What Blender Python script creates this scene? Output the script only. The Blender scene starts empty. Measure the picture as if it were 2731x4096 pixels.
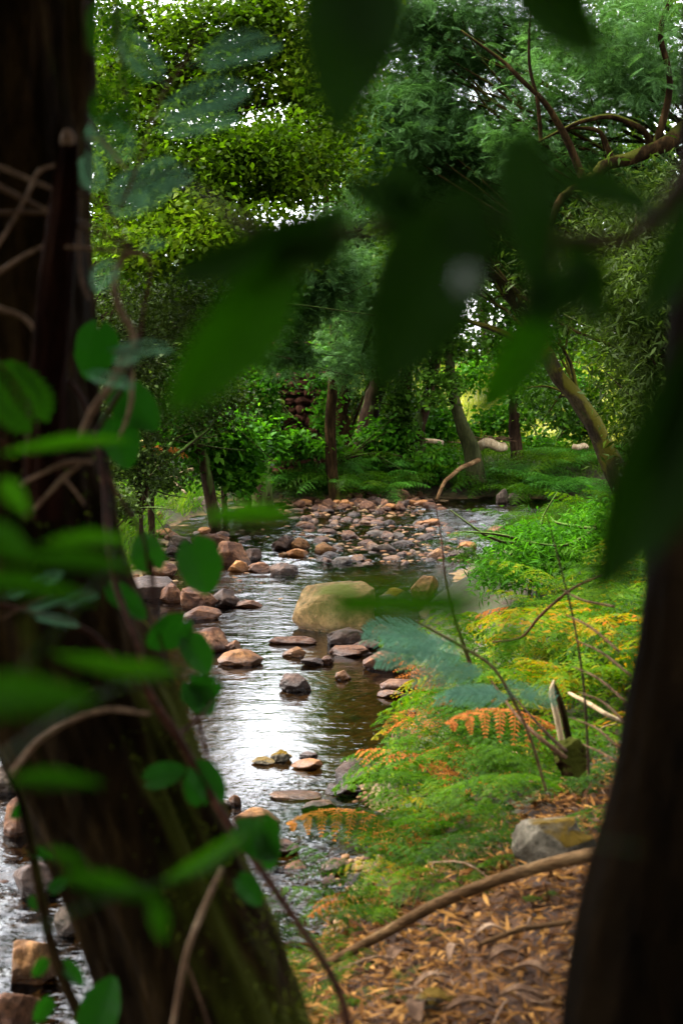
import bpy, math, random
import numpy as np
from mathutils import Vector, Matrix

# ------------------------------------------------------------------ camera, world, sun, exposure
SC = bpy.context.scene
COL = SC.collection
cam_d = bpy.data.cameras.new("camera"); CAM = bpy.data.objects.new("camera", cam_d); COL.objects.link(CAM)
PITCH = 4.7
CAM.location = (0, 0, 2.0); CAM.rotation_euler = (math.radians(90 - PITCH), 0, 0)
cam_d.lens = 50; cam_d.sensor_width = 36; cam_d.sensor_fit = 'AUTO'
cam_d.clip_start = 0.02; cam_d.clip_end = 2000
cam_d.dof.use_dof = True; cam_d.dof.focus_distance = 12.5; cam_d.dof.aperture_fstop = 3.8; cam_d.dof.aperture_blades = 0
SC.camera = CAM
W = bpy.data.worlds.new("World"); SC.world = W; W.use_nodes = True
nt = W.node_tree; nt.nodes.clear()
sky = nt.nodes.new("ShaderNodeTexSky"); sky.sky_type = 'NISHITA'; sky.sun_disc = False
SUN_EL, SUN_AZ = math.radians(58), math.radians(-75)      # azimuth from +Y towards +X
sky.sun_elevation = SUN_EL; sky.sun_rotation = SUN_AZ
sky.air_density = 1.0; sky.dust_density = 4.0; sky.ozone_density = 0.6
bg = nt.nodes.new("ShaderNodeBackground"); bg.inputs['Strength'].default_value = 0.15
out = nt.nodes.new("ShaderNodeOutputWorld")
hs = nt.nodes.new('ShaderNodeHueSaturation'); hs.inputs['Saturation'].default_value = .22      # thin white overcast
nt.links.new(sky.outputs[0], hs.inputs['Color']); nt.links.new(hs.outputs[0], bg.inputs[0]); nt.links.new(bg.outputs[0], out.inputs[0])
sd = bpy.data.lights.new("sun", 'SUN'); sd.energy = 0.75; sd.angle = math.radians(12); sd.color = (1.0, 0.92, 0.76)
SUN = bpy.data.objects.new("sun", sd); COL.objects.link(SUN)
sdir = Vector((math.sin(SUN_AZ) * math.cos(SUN_EL), math.cos(SUN_AZ) * math.cos(SUN_EL), math.sin(SUN_EL)))
SUN.rotation_euler = sdir.to_track_quat('Z', 'Y').to_euler(); SUN.location = (0, 0, 40)
SC.view_settings.view_transform = 'Standard'; SC.view_settings.look = 'None'
SC.view_settings.exposure = 3.65; SC.view_settings.gamma = 1.0
SC.render.engine = 'CYCLES'
SC.cycles.max_bounces = 7; SC.cycles.diffuse_bounces = 3; SC.cycles.glossy_bounces = 3
SC.cycles.transmission_bounces = 4; SC.cycles.transparent_max_bounces = 8
SC.cycles.sample_clamp_indirect = 6.0; SC.cycles.caustics_reflective = False; SC.cycles.caustics_refractive = False

# ------------------------------------------------------------------ helpers
F = 1024 * 50 / 36.0
cp, sp = math.cos(math.radians(PITCH)), math.sin(math.radians(PITCH))
def ray(u, v):
    a, b = (u - 341.0) / F, (512.0 - v) / F
    return np.array([a, cp + b * sp, -sp + b * cp])          # not normalised
def P(u, v, Y):                                              # world point seen at (u, v) whose world y is Y
    r = ray(u, v); return np.array([0, 0, 2.0]) + r * (Y / r[1])
def G(u, v, z=0.0):
    r = ray(u, v); return np.array([0, 0, 2.0]) + r * ((z - 2.0) / r[2])
def px(n, Y): return n * Y / F                               # n pixels at distance Y, in metres

def RNG(s): return np.random.default_rng(s)
def _h(ix, iy, iz, seed):
    n = (ix * 374761393 + iy * 668265263 + iz * 2147483647 % 4294967291 + seed * 974634777) & 0xffffffff
    n = ((n ^ (n >> 13)) * 1274126177) & 0xffffffff
    n = ((n ^ (n >> 16)) * 2246822519) & 0xffffffff
    return ((n ^ (n >> 15)) & 0xffffff) / float(0xffffff)
def vnoise(p, seed=0):
    p = np.asarray(p, float); i = np.floor(p).astype(np.int64); f = p - i; f = f * f * (3 - 2 * f)
    r = 0
    for dx in (0, 1):
        for dy in (0, 1):
            for dz in (0, 1):
                w = (f[:, 0] if dx else 1 - f[:, 0]) * (f[:, 1] if dy else 1 - f[:, 1]) * (f[:, 2] if dz else 1 - f[:, 2])
                r = r + w * _h(i[:, 0] + dx, i[:, 1] + dy, (i[:, 2] + dz) * 1619, seed)
    return r * 2 - 1
def fbm(p, seed=0, octv=4, gain=.5):
    r = 0; a = 1; p = np.asarray(p, float)
    for k in range(octv): r = r + a * vnoise(p, seed + k * 7); p = p * 2.03 + 11.3; a *= gain
    return r

def unit(a): return a / np.maximum(np.linalg.norm(a, axis=-1, keepdims=True), 1e-9)

class Buf:
    def __init__(s): s.v = []; s.f = []; s.n = 0
    def add(s, v, f):
        s.v.append(np.asarray(v, float).reshape(-1, 3)); s.f.append(np.asarray(f, np.int64).reshape(-1, 4) + s.n); s.n += len(s.v[-1])
        return s
    def mesh(s, name, smooth=False):
        V = np.concatenate(s.v); Q = np.concatenate(s.f)
        m = bpy.data.meshes.new(name)
        m.vertices.add(len(V)); m.vertices.foreach_set("co", V.astype(np.float32).ravel())
        m.loops.add(Q.size); m.loops.foreach_set("vertex_index", Q.astype(np.int32).ravel())
        m.polygons.add(len(Q)); m.polygons.foreach_set("loop_start", np.arange(0, Q.size, 4, dtype=np.int32))
        m.update(calc_edges=True); m.validate()
        if smooth: m.shade_smooth()
        return m
    def build(s, name, mat, parent=None, smooth=False, rel=True):
        """one mesh object; with a parent the mesh is made relative to the parent's location"""
        if parent is not None and rel:
            off = np.array(parent.location); s.v = [a - off for a in s.v]
        o = bpy.data.objects.new(name, s.mesh(name, smooth)); COL.objects.link(o)
        o.data.materials.append(mat)
        if parent is not None: o.parent = parent
        return o

def tag(o, label=None, cat=None, group=None, kind=None):
    if label: o['label'] = label
    if cat: o['category'] = cat
    if group: o['group'] = group
    if kind: o['kind'] = kind
    return o
def empty(name, loc, label, cat, group=None):
    o = bpy.data.objects.new(name, None); COL.objects.link(o); o.location = tuple(loc); o.empty_display_size = .1
    return tag(o, label, cat, group)

def spline(pts, n):
    """Catmull-Rom through pts (k, m) -> n samples"""
    p = np.asarray(pts, float)
    if len(p) == 2: t = np.linspace(0, 1, n)[:, None]; return p[0] * (1 - t) + p[1] * t
    e = np.vstack([2 * p[0] - p[1], p, 2 * p[-1] - p[-2]])
    t = np.linspace(0, len(p) - 1 - 1e-6, n); i = t.astype(int); f = (t - i)[:, None]
    a, b, c, d = e[i], e[i + 1], e[i + 2], e[i + 3]
    return .5 * ((2 * b) + (-a + c) * f + (2 * a - 5 * b + 4 * c - d) * f ** 2 + (-a + 3 * b - 3 * c + d) * f ** 3)

def tube(buf, pts, rad, n=12, sides=7, wob=0.0, seed=0, disp=None):
    """pts (k,3) with radii (k) -> tapered tube; wob = relative wobble of the path; disp(theta, s, pos)->radius factor"""
    pts = np.asarray(pts, float); rad = np.asarray(rad, float)
    q = spline(np.column_stack([pts, rad]), n); c = q[:, :3]; r = np.maximum(q[:, 3], 1e-4)
    if wob: c = c + wob * np.column_stack([vnoise(c * 3.1, seed), vnoise(c * 3.1 + 50, seed + 1), vnoise(c * 3.1 + 90, seed + 2)]) * r.mean() * 4 * np.sin(np.linspace(0, np.pi, n))[:, None]
    t = unit(np.gradient(c, axis=0)); ref = np.array([0, 0, 1.0]) if abs(t[n // 2, 2]) < .8 else np.array([0, 1.0, 0])
    a = unit(np.cross(t, ref)); b = np.cross(t, a)
    th = np.arange(sides) / sides * 2 * np.pi
    R = np.repeat(r[:, None], sides, 1)
    if disp is not None:
        s = np.concatenate([[0], np.cumsum(np.linalg.norm(np.diff(c, axis=0), axis=1))])
        R = R * disp(np.repeat(th[None], n, 0), np.repeat(s[:, None], sides, 1))
    V = c[:, None] + R[..., None] * (np.cos(th)[None, :, None] * a[:, None] + np.sin(th)[None, :, None] * b[:, None])
    i = np.arange(n - 1)[:, None] * sides; j = np.arange(sides)[None]; k = (j + 1) % sides
    Fq = np.stack([i + j, i + k, i + sides + k, i + sides + j], -1).reshape(-1, 4)
    V = V.reshape(-1, 3); m = len(V)
    # end caps: fan of quads through a centre point (degenerate-free: centre, j, j+1, j+2 for even j)
    caps = []
    for row, cen in ((0, m), ((n - 1) * sides, m + 1)):
        for q0 in range(0, sides - 1, 2): caps.append([cen, row + q0, row + q0 + 1, row + (q0 + 2) % sides])
        if sides % 2: caps.append([cen, row + sides - 1, row, row])
    caps = [cq for cq in caps if len(set(cq)) == 4]
    V = np.vstack([V, c[0], c[-1]])
    buf.add(V, np.vstack([Fq, np.array(caps)]))
    return c

def frames(rng, N, pitch=-.2, ps=.5, up=.6):
    az = rng.uniform(0, 2 * np.pi, N); pi = rng.normal(pitch, ps, N)
    a = np.column_stack([np.cos(az) * np.cos(pi), np.sin(az) * np.cos(pi), np.sin(pi)])
    n = rng.normal(0, 1, (N, 3)) * (1 - up) * 1.2; n[:, 2] += up * 1.6
    b = unit(np.cross(n, a)); return a, b, np.cross(a, b)
def inst(buf, T, pos, A, B, Nn, S):
    tv, tf = T; S = np.asarray(S, float)
    if S.ndim == 1: S = np.column_stack([S, S, S])
    V = pos[:, None] + tv[None, :, 0, None] * (A * S[:, :1])[:, None] + tv[None, :, 1, None] * (B * S[:, 1:2])[:, None] + tv[None, :, 2, None] * (Nn * S[:, 2:3])[:, None]
    k = len(tv); Fq = tf[None] + (np.arange(len(pos)) * k)[:, None, None]
    buf.add(V.reshape(-1, 3), Fq.reshape(-1, 4))

A_ = np.array
LEAF4 = (A_([[0, 0, 0], [.45, .3, .06], [1, 0, -.1], [.45, -.3, .06]], float), A_([[0, 1, 2, 3]]))
LEAF6 = (A_([[0, 0, 0], [.25, .26, .05], [.7, .24, .05], [1, 0, -.12], [.7, -.24, .05], [.25, -.26, .05], [.5, 0, -.03]], float),
         A_([[0, 1, 2, 6], [6, 2, 3, 4], [0, 6, 4, 5]]))
LANCE = (A_([[0, 0, 0], [.45, .11, .02], [1, 0, -.12], [.45, -.11, .02]], float), A_([[0, 1, 2, 3]]))
BLADE = (A_([[0, -.018, 0], [0, .018, 0], [.55, .014, .18], [.55, -.014, .18], [1, .002, .05], [1, -.002, .05]], float), A_([[0, 1, 2, 3], [3, 2, 4, 5]]))
def frond_T(n=12, width=.36, ang=55, thin=.022, droop=.25, seg=1, prof=None, sweep=0.0):
    """feather-like leaf: rachis + n pairs of narrow leaflets"""
    V = []; Q = []
    def quad(p): k = len(V); V.extend(p); Q.append([k, k + 1, k + 2, k + 3])
    def C(t): return A_([t, sweep * math.sin(t * 3), .12 * math.sin(t * 2.2) - droop * t * t])
    for i in range(6):
        a, b = C(i / 6), C((i + 1) / 6); w = .008
        quad([a + [0, -w, 0], b + [0, -w, 0], b + [0, w, 0], a + [0, w, 0]])
    for i in range(n):
        t = .10 + .88 * i / (n - 1); o = C(t)
        L = width * (prof(t) if prof else math.sin(math.pi * min(1, .12 + t * .9)) ** .6)
        for s in (-1, 1):
            d = A_([math.cos(math.radians(ang)), s * math.sin(math.radians(ang)), -.18])
            e = o + d * L; mid = o + d * L * .55 + A_([0, 0, .03 * L]); w = A_([thin, 0, 0])
            quad([o - w * .5, mid - w, e, mid + w])
    return A_(V), A_(Q)
FROND = [frond_T(11, .34, 58, .030, dr, sweep=sw) for dr, sw in ((.2, .03), (.45, -.05), (.05, .06), (.3, 0))]
FINE = [frond_T(26, .34, 62, .014, dr, sweep=sw) for dr, sw in ((.15, .03), (.3, -.04), (.05, .05))]

def bip_T(n=12, m=13, seed=0):
    """twice-feathered mimosa leaf"""
    r = RNG(seed); V = []; Q = []
    def quad(p): k = len(V); V.extend(p); Q.append([k, k + 1, k + 2, k + 3])
    def C(t): return A_([t, .04 * math.sin(t * 3 + seed), .10 * math.sin(t * 2.4) - .22 * t * t])
    for i in range(8):
        a, b = C(i / 8), C((i + 1) / 8); w = .006; quad([a + [0, -w, 0], b + [0, -w, 0], b + [0, w, 0], a + [0, w, 0]])
    for i in range(n):
        t = .12 + .86 * i / (n - 1); o = C(t); L = .36 * math.sin(math.pi * min(1, .2 + t * .74)) ** .6
        for s in (-1, 1):
            d = unit(A_([.62 + r.normal(0, .08), s * .8, -.15 + r.normal(0, .12)])); pw = A_([.003, 0, 0]); pm = o + d * L * .5 - A_([0, 0, .0625 * L]); pe = o + d * L - A_([0, 0, .25 * L]); quad([o - pw, pm - pw, pm + pw, o + pw]); quad([pm - pw, pe - pw * .5, pe + pw * .5, pm + pw])
            for k in range(m):
                tt = (k + .6) / m; p = o + d * L * tt - A_([0, 0, .25 * L * tt * tt]); ll = .036 * (1 - .6 * tt)
                for s2 in (-1, 1):
                    e = unit(d * .6 + s2 * A_([-d[1], d[0], 0]) * .8 + A_([0, 0, r.normal(.1, .2)])); w = d * .017; quad([p, p + e * ll * .5 - w, p + e * ll, p + e * ll * .5 + w])
    return A_(V), A_(Q)
BIP = [bip_T(seed=k) for k in range(3)]
def fern_T(npin=15, nl=9, bend=1.0, seed=0, broad=.32, leafw=.020):
    """arching fern frond (unit length, along +x, up +z): pinnae in pairs, each with leaflets both sides"""
    r = RNG(seed); V = []; Q = []
    def quad(p): k = len(V); V.extend(p); Q.append([k, k + 1, k + 2, k + 3])
    ts = np.linspace(0, 1, 30); ang = np.radians(62 - bend * 95 * ts ** .8)
    xs = np.concatenate([[0], np.cumsum(np.cos(ang))[:-1]]) / 30; zs = np.concatenate([[0], np.cumsum(np.sin(ang))[:-1]]) / 30
    ys = .05 * np.sin(ts * 3 + seed)
    def C(t): return A_([np.interp(t, ts, xs), np.interp(t, ts, ys), np.interp(t, ts, zs)])
    for i in range(10):
        a, b = C(i / 10), C((i + 1) / 10); w = .006 * (1.1 - i / 10)
        quad([a + [0, -w, 0], b + [0, -w, 0], b + [0, w, 0], a + [0, w, 0]])
    for i in range(npin):
        t = .22 + .76 * i / (npin - 1); o = C(t); tg = unit(C(min(1, t + .02)) - C(t - .02)); up = unit(A_([-tg[2], 0, tg[0]]))
        tg = unit(tg + r.normal(0, .10, 3)); L = broad * (1 - ((t - .22) / .8) ** 1.5) ** .8 * (0.75 + .25 * min(1, i / 3)) + .015
        for s in (-1, 1):
            sd_ = A_([0, s, 0]); d = unit(tg * .45 + sd_ * .9 - up * (.12 + .1 * r.random()))
            pe = o + d * L - up * L * .22; pm = o + d * L * .5 - up * L * .055; pw = tg * .004; quad([o - pw, pm - pw, pm + pw, o + pw]); quad([pm - pw, pe - pw * .3, pe + pw * .3, pm + pw])
            for k in range(nl):
                tt = .06 + .92 * k / (nl - 1); p = o + d * L * tt - up * L * .22 * tt * tt
                ll = .76 / npin * .62 * (1 - .7 * tt ** 1.5) * (.5 + .5 * min(1, L / broad * 1.4)); wd = leafw * (1 - .4 * tt)
                for s2 in (-1, 1):
                    e = unit(np.cross(up, d) * s2 * .9 + d * .55 - up * .12)
                    tip = p + e * ll; mid = p + e * ll * .5 + up * .004; w = d * wd * .5
                    tw = r.normal(0, .28); w = w * math.cos(tw) + up * np.linalg.norm(w) * math.sin(tw); tip = tip + up * r.normal(0, .12) * ll; quad([p, mid - w, tip, mid + w])
    return A_(V), A_(Q)

# ------------------------------------------------------------------ materials
def nodes(name):
    m = bpy.data.materials.new(name); m.use_nodes = True; n = m.node_tree.nodes; n.clear(); return m, n, m.node_tree.links
def ramp(n, cols, pos=None):
    r = n.new("ShaderNodeValToRGB"); e = r.color_ramp.elements
    while len(e) < len(cols): e.new(.5)
    for i, c in enumerate(cols): e[i].position = pos[i] if pos else i / (len(cols) - 1); e[i].color = (*c, 1)
    return r
def leaf_mat(name, cols, transl=.35, rough=.45, glow=None, per_obj=False, clump=1.2, spec=.02, vary=.5):
    m, n, L = nodes(name)
    geo = n.new("ShaderNodeNewGeometry"); tc = n.new("ShaderNodeTexCoord")
    nz = n.new("ShaderNodeTexNoise"); nz.inputs['Scale'].default_value = clump; nz.inputs['Detail'].default_value = 2
    L.new(tc.outputs['Object'], nz.inputs['Vector'])
    mx = n.new("ShaderNodeMath"); mx.operation = 'MULTIPLY_ADD'; mx.inputs[1].default_value = vary
    L.new(geo.outputs['Random Per Island'], mx.inputs[0])
    if per_obj:
        oi = n.new("ShaderNodeObjectInfo"); k = n.new("ShaderNodeMath"); k.operation = 'MULTIPLY'; k.inputs[1].default_value = 1 - vary
        L.new(oi.outputs['Random'], k.inputs[0]); L.new(k.outputs[0], mx.inputs[2])
    else:
        k = n.new("ShaderNodeMapRange"); k.inputs[1].default_value = .3; k.inputs[2].default_value = .7; k.inputs[3].default_value = 0; k.inputs[4].default_value = 1 - vary
        L.new(nz.outputs['Fac'], k.inputs[0]); L.new(k.outputs[0], mx.inputs[2])
    r = ramp(n, [tuple(q * .95 for q in c_) for c_ in cols]); L.new(mx.outputs[0], r.inputs[0])
    b = n.new("ShaderNodeBsdfPrincipled"); b.inputs['Roughness'].default_value = rough; b.inputs['Specular IOR Level'].default_value = min(spec, .06)
    L.new(r.outputs[0], b.inputs['Base Color'])
    t = n.new("ShaderNodeBsdfTranslucent"); g = n.new("ShaderNodeMix"); g.data_type = 'RGBA'; g.blend_type = 'MULTIPLY'; g.inputs[0].default_value = 1
    gl = glow or (1.5, 1.7, .55); g.inputs[7].default_value = (*gl, 1); L.new(r.outputs[0], g.inputs[6]); L.new(g.outputs[2], t.inputs['Color'])
    s = n.new("ShaderNodeMixShader"); s.inputs[0].default_value = transl; L.new(b.outputs[0], s.inputs[1]); L.new(t.outputs[0], s.inputs[2])
    o = n.new("ShaderNodeOutputMaterial"); L.new(s.outputs[0], o.inputs[0]); return m
def rough_mat(name, cols, scale=6, rough=.85, bump=.4, bdist=.02, stretch=(1, 1, 1), pos=None, moss=None, moss_amt=.5, wet=False, detail=6, bscale=None, spec=.04, vor=False):
    m, n, L = nodes(name)
    tc = n.new("ShaderNodeTexCoord"); mp = n.new("ShaderNodeMapping"); mp.inputs['Scale'].default_value = stretch
    oi = n.new("ShaderNodeObjectInfo"); L.new(tc.outputs['Object'], mp.inputs['Vector'])
    va = n.new("ShaderNodeVectorMath"); va.operation = 'ADD'; sc = n.new("ShaderNodeVectorMath"); sc.operation = 'SCALE'
    cx = n.new("ShaderNodeCombineXYZ"); L.new(oi.outputs['Random'], cx.inputs[0]); L.new(oi.outputs['Random'], cx.inputs[1])
    L.new(cx.outputs[0], sc.inputs[0]); sc.inputs['Scale'].default_value = 37; L.new(mp.outputs[0], va.inputs[0]); L.new(sc.outputs[0], va.inputs[1])
    nz = n.new("ShaderNodeTexNoise"); nz.inputs['Scale'].default_value = scale; nz.inputs['Detail'].default_value = detail; nz.inputs['Roughness'].default_value = .65
    L.new(va.outputs[0], nz.inputs['Vector'])
    r = ramp(n, [tuple(q * (.60 if wet else .80) * (1.0, .87, .74)[j_] if wet else q * .8 for j_, q in enumerate(c_)) for c_ in cols], pos or [.3 + .4 * i / (len(cols) - 1) for i in range(len(cols))]); L.new(nz.outputs['Fac'], r.inputs[0])
    col = r.outputs[0]
    fn = n.new('ShaderNodeTexNoise'); fn.inputs['Scale'].default_value = scale * 5; fn.inputs['Detail'].default_value = 6; fn.inputs['Roughness'].default_value = .75; L.new(va.outputs[0], fn.inputs['Vector'])
    fr_ = n.new('ShaderNodeMapRange'); fr_.inputs[1].default_value = .35; fr_.inputs[2].default_value = .62; fr_.inputs[3].default_value = .38; fr_.inputs[4].default_value = 1.15; L.new(fn.outputs['Fac'], fr_.inputs[0])
    fm = n.new('ShaderNodeVectorMath'); fm.operation = 'SCALE'; L.new(col, fm.inputs[0]); L.new(fr_.outputs[0], fm.inputs['Scale']); col = fm.outputs[0]
    b = n.new("ShaderNodeBsdfPrincipled"); b.inputs['Roughness'].default_value = rough; b.inputs['Specular IOR Level'].default_value = .16 if wet else spec
    geo = n.new("ShaderNodeNewGeometry")
    if moss:
        n2 = n.new("ShaderNodeTexNoise"); n2.inputs['Scale'].default_value = scale * .6; n2.inputs['Detail'].default_value = 4; L.new(va.outputs[0], n2.inputs['Vector'])
        sx = n.new("ShaderNodeSeparateXYZ"); L.new(geo.outputs['Normal'], sx.inputs[0])
        ad = n.new("ShaderNodeMath"); ad.operation = 'MULTIPLY_ADD'; ad.inputs[1].default_value = .35; L.new(sx.outputs['Z'], ad.inputs[0]); L.new(n2.outputs['Fac'], ad.inputs[2])
        mr = n.new("ShaderNodeMapRange"); mr.inputs[1].default_value = 1 - moss_amt; mr.inputs[2].default_value = 1.12 - moss_amt; L.new(ad.outputs[0], mr.inputs[0])
        mm = n.new("ShaderNodeMix"); mm.data_type = 'RGBA'; L.new(mr.outputs[0], mm.inputs[0]); L.new(col, mm.inputs[6]); mm.inputs[7].default_value = (*moss, 1); col = mm.outputs[2]
    if wet:
        sp_ = n.new("ShaderNodeSeparateXYZ"); L.new(geo.outputs['Position'], sp_.inputs[0])
        wv = n.new("ShaderNodeMath"); wv.operation = 'MULTIPLY_ADD'; wv.inputs[1].default_value = -.05; L.new(nz.outputs['Fac'], wv.inputs[0]); L.new(sp_.outputs['Z'], wv.inputs[2])
        wr = n.new("ShaderNodeMapRange"); wr.inputs[1].default_value = -.005; wr.inputs[2].default_value = .05; wr.inputs[3].default_value = 1; wr.inputs[4].default_value = 0; L.new(wv.outputs[0], wr.inputs[0])
        wm = n.new("ShaderNodeMix"); wm.data_type = 'RGBA'; wm.blend_type = 'MULTIPLY'; L.new(wr.outputs[0], wm.inputs[0]); L.new(col, wm.inputs[6]); wm.inputs[7].default_value = (.42, .38, .36, 1); col = wm.outputs[2]
        rr = n.new("ShaderNodeMapRange"); rr.inputs[3].default_value = rough; rr.inputs[4].default_value = .25; L.new(wr.outputs[0], rr.inputs[0]); L.new(rr.outputs[0], b.inputs['Roughness'])
    L.new(col, b.inputs['Base Color'])
    bn = n.new("ShaderNodeTexNoise"); bn.inputs['Scale'].default_value = bscale or scale * 4; bn.inputs['Detail'].default_value = 8; bn.inputs['Roughness'].default_value = .7; L.new(va.outputs[0], bn.inputs['Vector'])
    bp = n.new("ShaderNodeBump"); bp.inputs['Strength'].default_value = bump; bp.inputs['Distance'].default_value = bdist; L.new(bn.outputs['Fac'], bp.inputs['Height']); L.new(bp.outputs[0], b.inputs['Normal'])
    o = n.new("ShaderNodeOutputMaterial"); L.new(b.outputs[0], o.inputs[0]); return m

M = {}
M['alder'] = leaf_mat('alder_leaf', [(.006, .016, .0006), (.017, .038, .001), (.044, .08, .003), (.10, .14, .006)], .42, .4)
M['bright'] = leaf_mat('bright_leaf', [(.006, .022, .001), (.014, .055, .003), (.035, .11, .006), (.08, .17, .01)], .38, .4)
M['dark_leaf'] = leaf_mat('dark_leaf', [(.005, .015, .001), (.014, .036, .003), (.032, .072, .007), (.065, .12, .014)], .3, .38)
M['willow'] = leaf_mat('willow_leaf', [(.005, .009, .001), (.012, .021, .003), (.028, .045, .010), (.065, .09, .028)], .3, .42)
M['mimosa'] = leaf_mat('mimosa_leaf', [(.006, .016, .002), (.018, .044, .009), (.045, .10, .030), (.10, .19, .07)], .34, .5, (1.3, 1.5, .8))
M['mimosa_spray'] = leaf_mat('mimosa_spray_leaf', [(.05, .11, .075), (.09, .19, .13), (.17, .31, .23)], .45, .5, (1.1, 1.2, 1.0))
M['mimosa_near'] = leaf_mat('mimosa_near_leaf', [(.045, .10, .065), (.07, .145, .10), (.11, .21, .15)], .4, .5, (1.1, 1.3, .9))
M['fern'] = leaf_mat('fern_leaf', [(.004, .013, .0004), (.011, .032, .0008), (.025, .062, .0015), (.06, .10, .002)], .4, .42, per_obj=True, vary=.45)
M['fern_gold'] = leaf_mat('fern_gold_leaf', [(.008, .028, .0004), (.016, .048, .0008), (.028, .070, .001), (.050, .088, .0015), (.12, .095, .002), (.20, .055, .003)], .4, .45, (1.4, 1.4, .6), per_obj=True, vary=.42)
M['fern_dead'] = leaf_mat('fern_dead_leaf', [(.10, .03, .008), (.20, .065, .012), (.30, .12, .02)], .3, .7, (1.2, 1.0, .7), per_obj=True)
M['fern_dark'] = leaf_mat('fern_dark_leaf', [(.008, .034, .003), (.018, .065, .006), (.035, .11, .012), (.07, .15, .02)], .35, .4, per_obj=True)
M['grass'] = leaf_mat('grass_blade', [(.010, .03, .002), (.025, .07, .003), (.055, .11, .006), (.12, .14, .02)], .4, .5)
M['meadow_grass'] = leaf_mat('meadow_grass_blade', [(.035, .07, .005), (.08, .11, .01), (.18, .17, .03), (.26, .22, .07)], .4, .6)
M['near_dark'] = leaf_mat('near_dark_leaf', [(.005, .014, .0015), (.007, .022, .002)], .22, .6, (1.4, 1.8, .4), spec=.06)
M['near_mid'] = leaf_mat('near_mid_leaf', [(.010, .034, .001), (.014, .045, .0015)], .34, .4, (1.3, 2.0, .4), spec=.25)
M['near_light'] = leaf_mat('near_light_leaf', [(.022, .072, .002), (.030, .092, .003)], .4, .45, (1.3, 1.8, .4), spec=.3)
M['ivy'] = leaf_mat('ivy_leaf', [(.006, .032, .003), (.010, .045, .004), (.016, .062, .005)], .32, .45, (1.0, 1.8, .5), spec=.25, per_obj=True)
M['litter'] = leaf_mat('litter_leaf', [(.014, .005, .001), (.05, .018, .003), (.12, .05, .008), (.25, .125, .03)], .1, .75, (1.1, .9, .6), spec=.2, vary=.9)
M['bark_dark'] = rough_mat('dark_bark', [(.004, .0022, .0008), (.014, .008, .0028), (.052, .030, .011)], 9, .95, .9, .02, (1, 1, .25), moss=(.022, .024, .003), moss_amt=.40, spec=.02)
M['bark_shaded'] = rough_mat('shaded_bark', [(.002, .0012, .0006), (.006, .0035, .0015), (.016, .009, .004)], 9, .95, .9, .02, (1, 1, .3), spec=.01)  # shade on the right trunk put into a darker copy of the bark
M['bark_brown'] = rough_mat('brown_bark', [(.008, .0045, .0025), (.022, .012, .006), (.055, .032, .017)], 8, .9, .8, .02, (1, 1, .2), moss=(.04, .07, .012), moss_amt=.42)
M['bark_mossy'] = rough_mat('mossy_bark', [(.010, .007, .004), (.025, .017, .008), (.05, .04, .016)], 7, .9, .9, .03, (1, 1, .5), moss=(.045, .040, .004), moss_amt=.55)
M['bark_olive'] = rough_mat('olive_bark', [(.012, .014, .004), (.028, .03, .009), (.05, .048, .02)], 6, .85, .5, .01, (1, 1, .3))
M['twig'] = rough_mat('twig_bark', [(.04, .02, .010), (.10, .055, .03), (.18, .11, .06)], 20, .8, .4, .004)
M['twig_dark'] = rough_mat('dark_twig_bark', [(.015, .008, .005), (.035, .02, .012), (.06, .035, .02)], 20, .8, .4, .004)
M['vine_red'] = rough_mat('red_vine_bark', [(.02, .007, .004), (.045, .016, .008), (.08, .03, .015)], 20, .7, .3, .004)
M['vine_tan'] = rough_mat('tan_vine_bark', [(.10, .055, .03), (.20, .12, .07), (.32, .22, .14)], 18, .75, .5, .004)
M['dead_wood'] = rough_mat('dead_wood', [(.16, .10, .05), (.34, .25, .14), (.55, .45, .30)], 10, .85, .6, .01, (1, 1, .2))
M['log'] = rough_mat('log_bark', [(.035, .018, .007), (.11, .06, .025), (.24, .15, .07)], 9, .9, 1, .02, (.3, 1, 1))
M['rock_red'] = rough_mat('red_brown_rock', [(.022, .010, .006), (.075, .034, .018), (.15, .075, .038), (.24, .14, .08)], 6, .8, .8, .02, wet=True)
M['rock_tan'] = rough_mat('tan_rock', [(.05, .022, .008), (.13, .062, .020), (.22, .12, .045), (.32, .21, .10)], 5, .8, .8, .02, wet=True)
M['rock_grey'] = rough_mat('grey_rock', [(.032, .024, .019), (.075, .058, .045), (.16, .13, .10)], 6, .8, .8, .02, wet=True)
M['rock_dark'] = rough_mat('dark_rock', [(.015, .009, .006), (.045, .026, .018), (.11, .066, .044)], 6, .65, .8, .02, wet=True)
M['rock_orange'] = rough_mat('orange_rock', [(.13, .05, .014), (.26, .12, .035), (.38, .21, .08)], 5, .75, .7, .015, wet=True)
M['rock_big'] = rough_mat('boulder_stone', [(.14, .08, .036), (.32, .22, .10), (.48, .36, .19)], 3, .85, .9, .04, moss=(.10, .09, .02), moss_amt=.16, wet=True)
M['rock_mossy'] = rough_mat('mossy_stone', [(.04, .03, .02), (.10, .085, .06), (.22, .19, .14)], 8, .9, .9, .03, moss=(.07, .042, .004), moss_amt=.33)
M['rubble'] = rough_mat('wall_stone', [(.02, .009, .006), (.07, .027, .015), (.16, .075, .04)], 5, .9, .8, .04)

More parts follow.
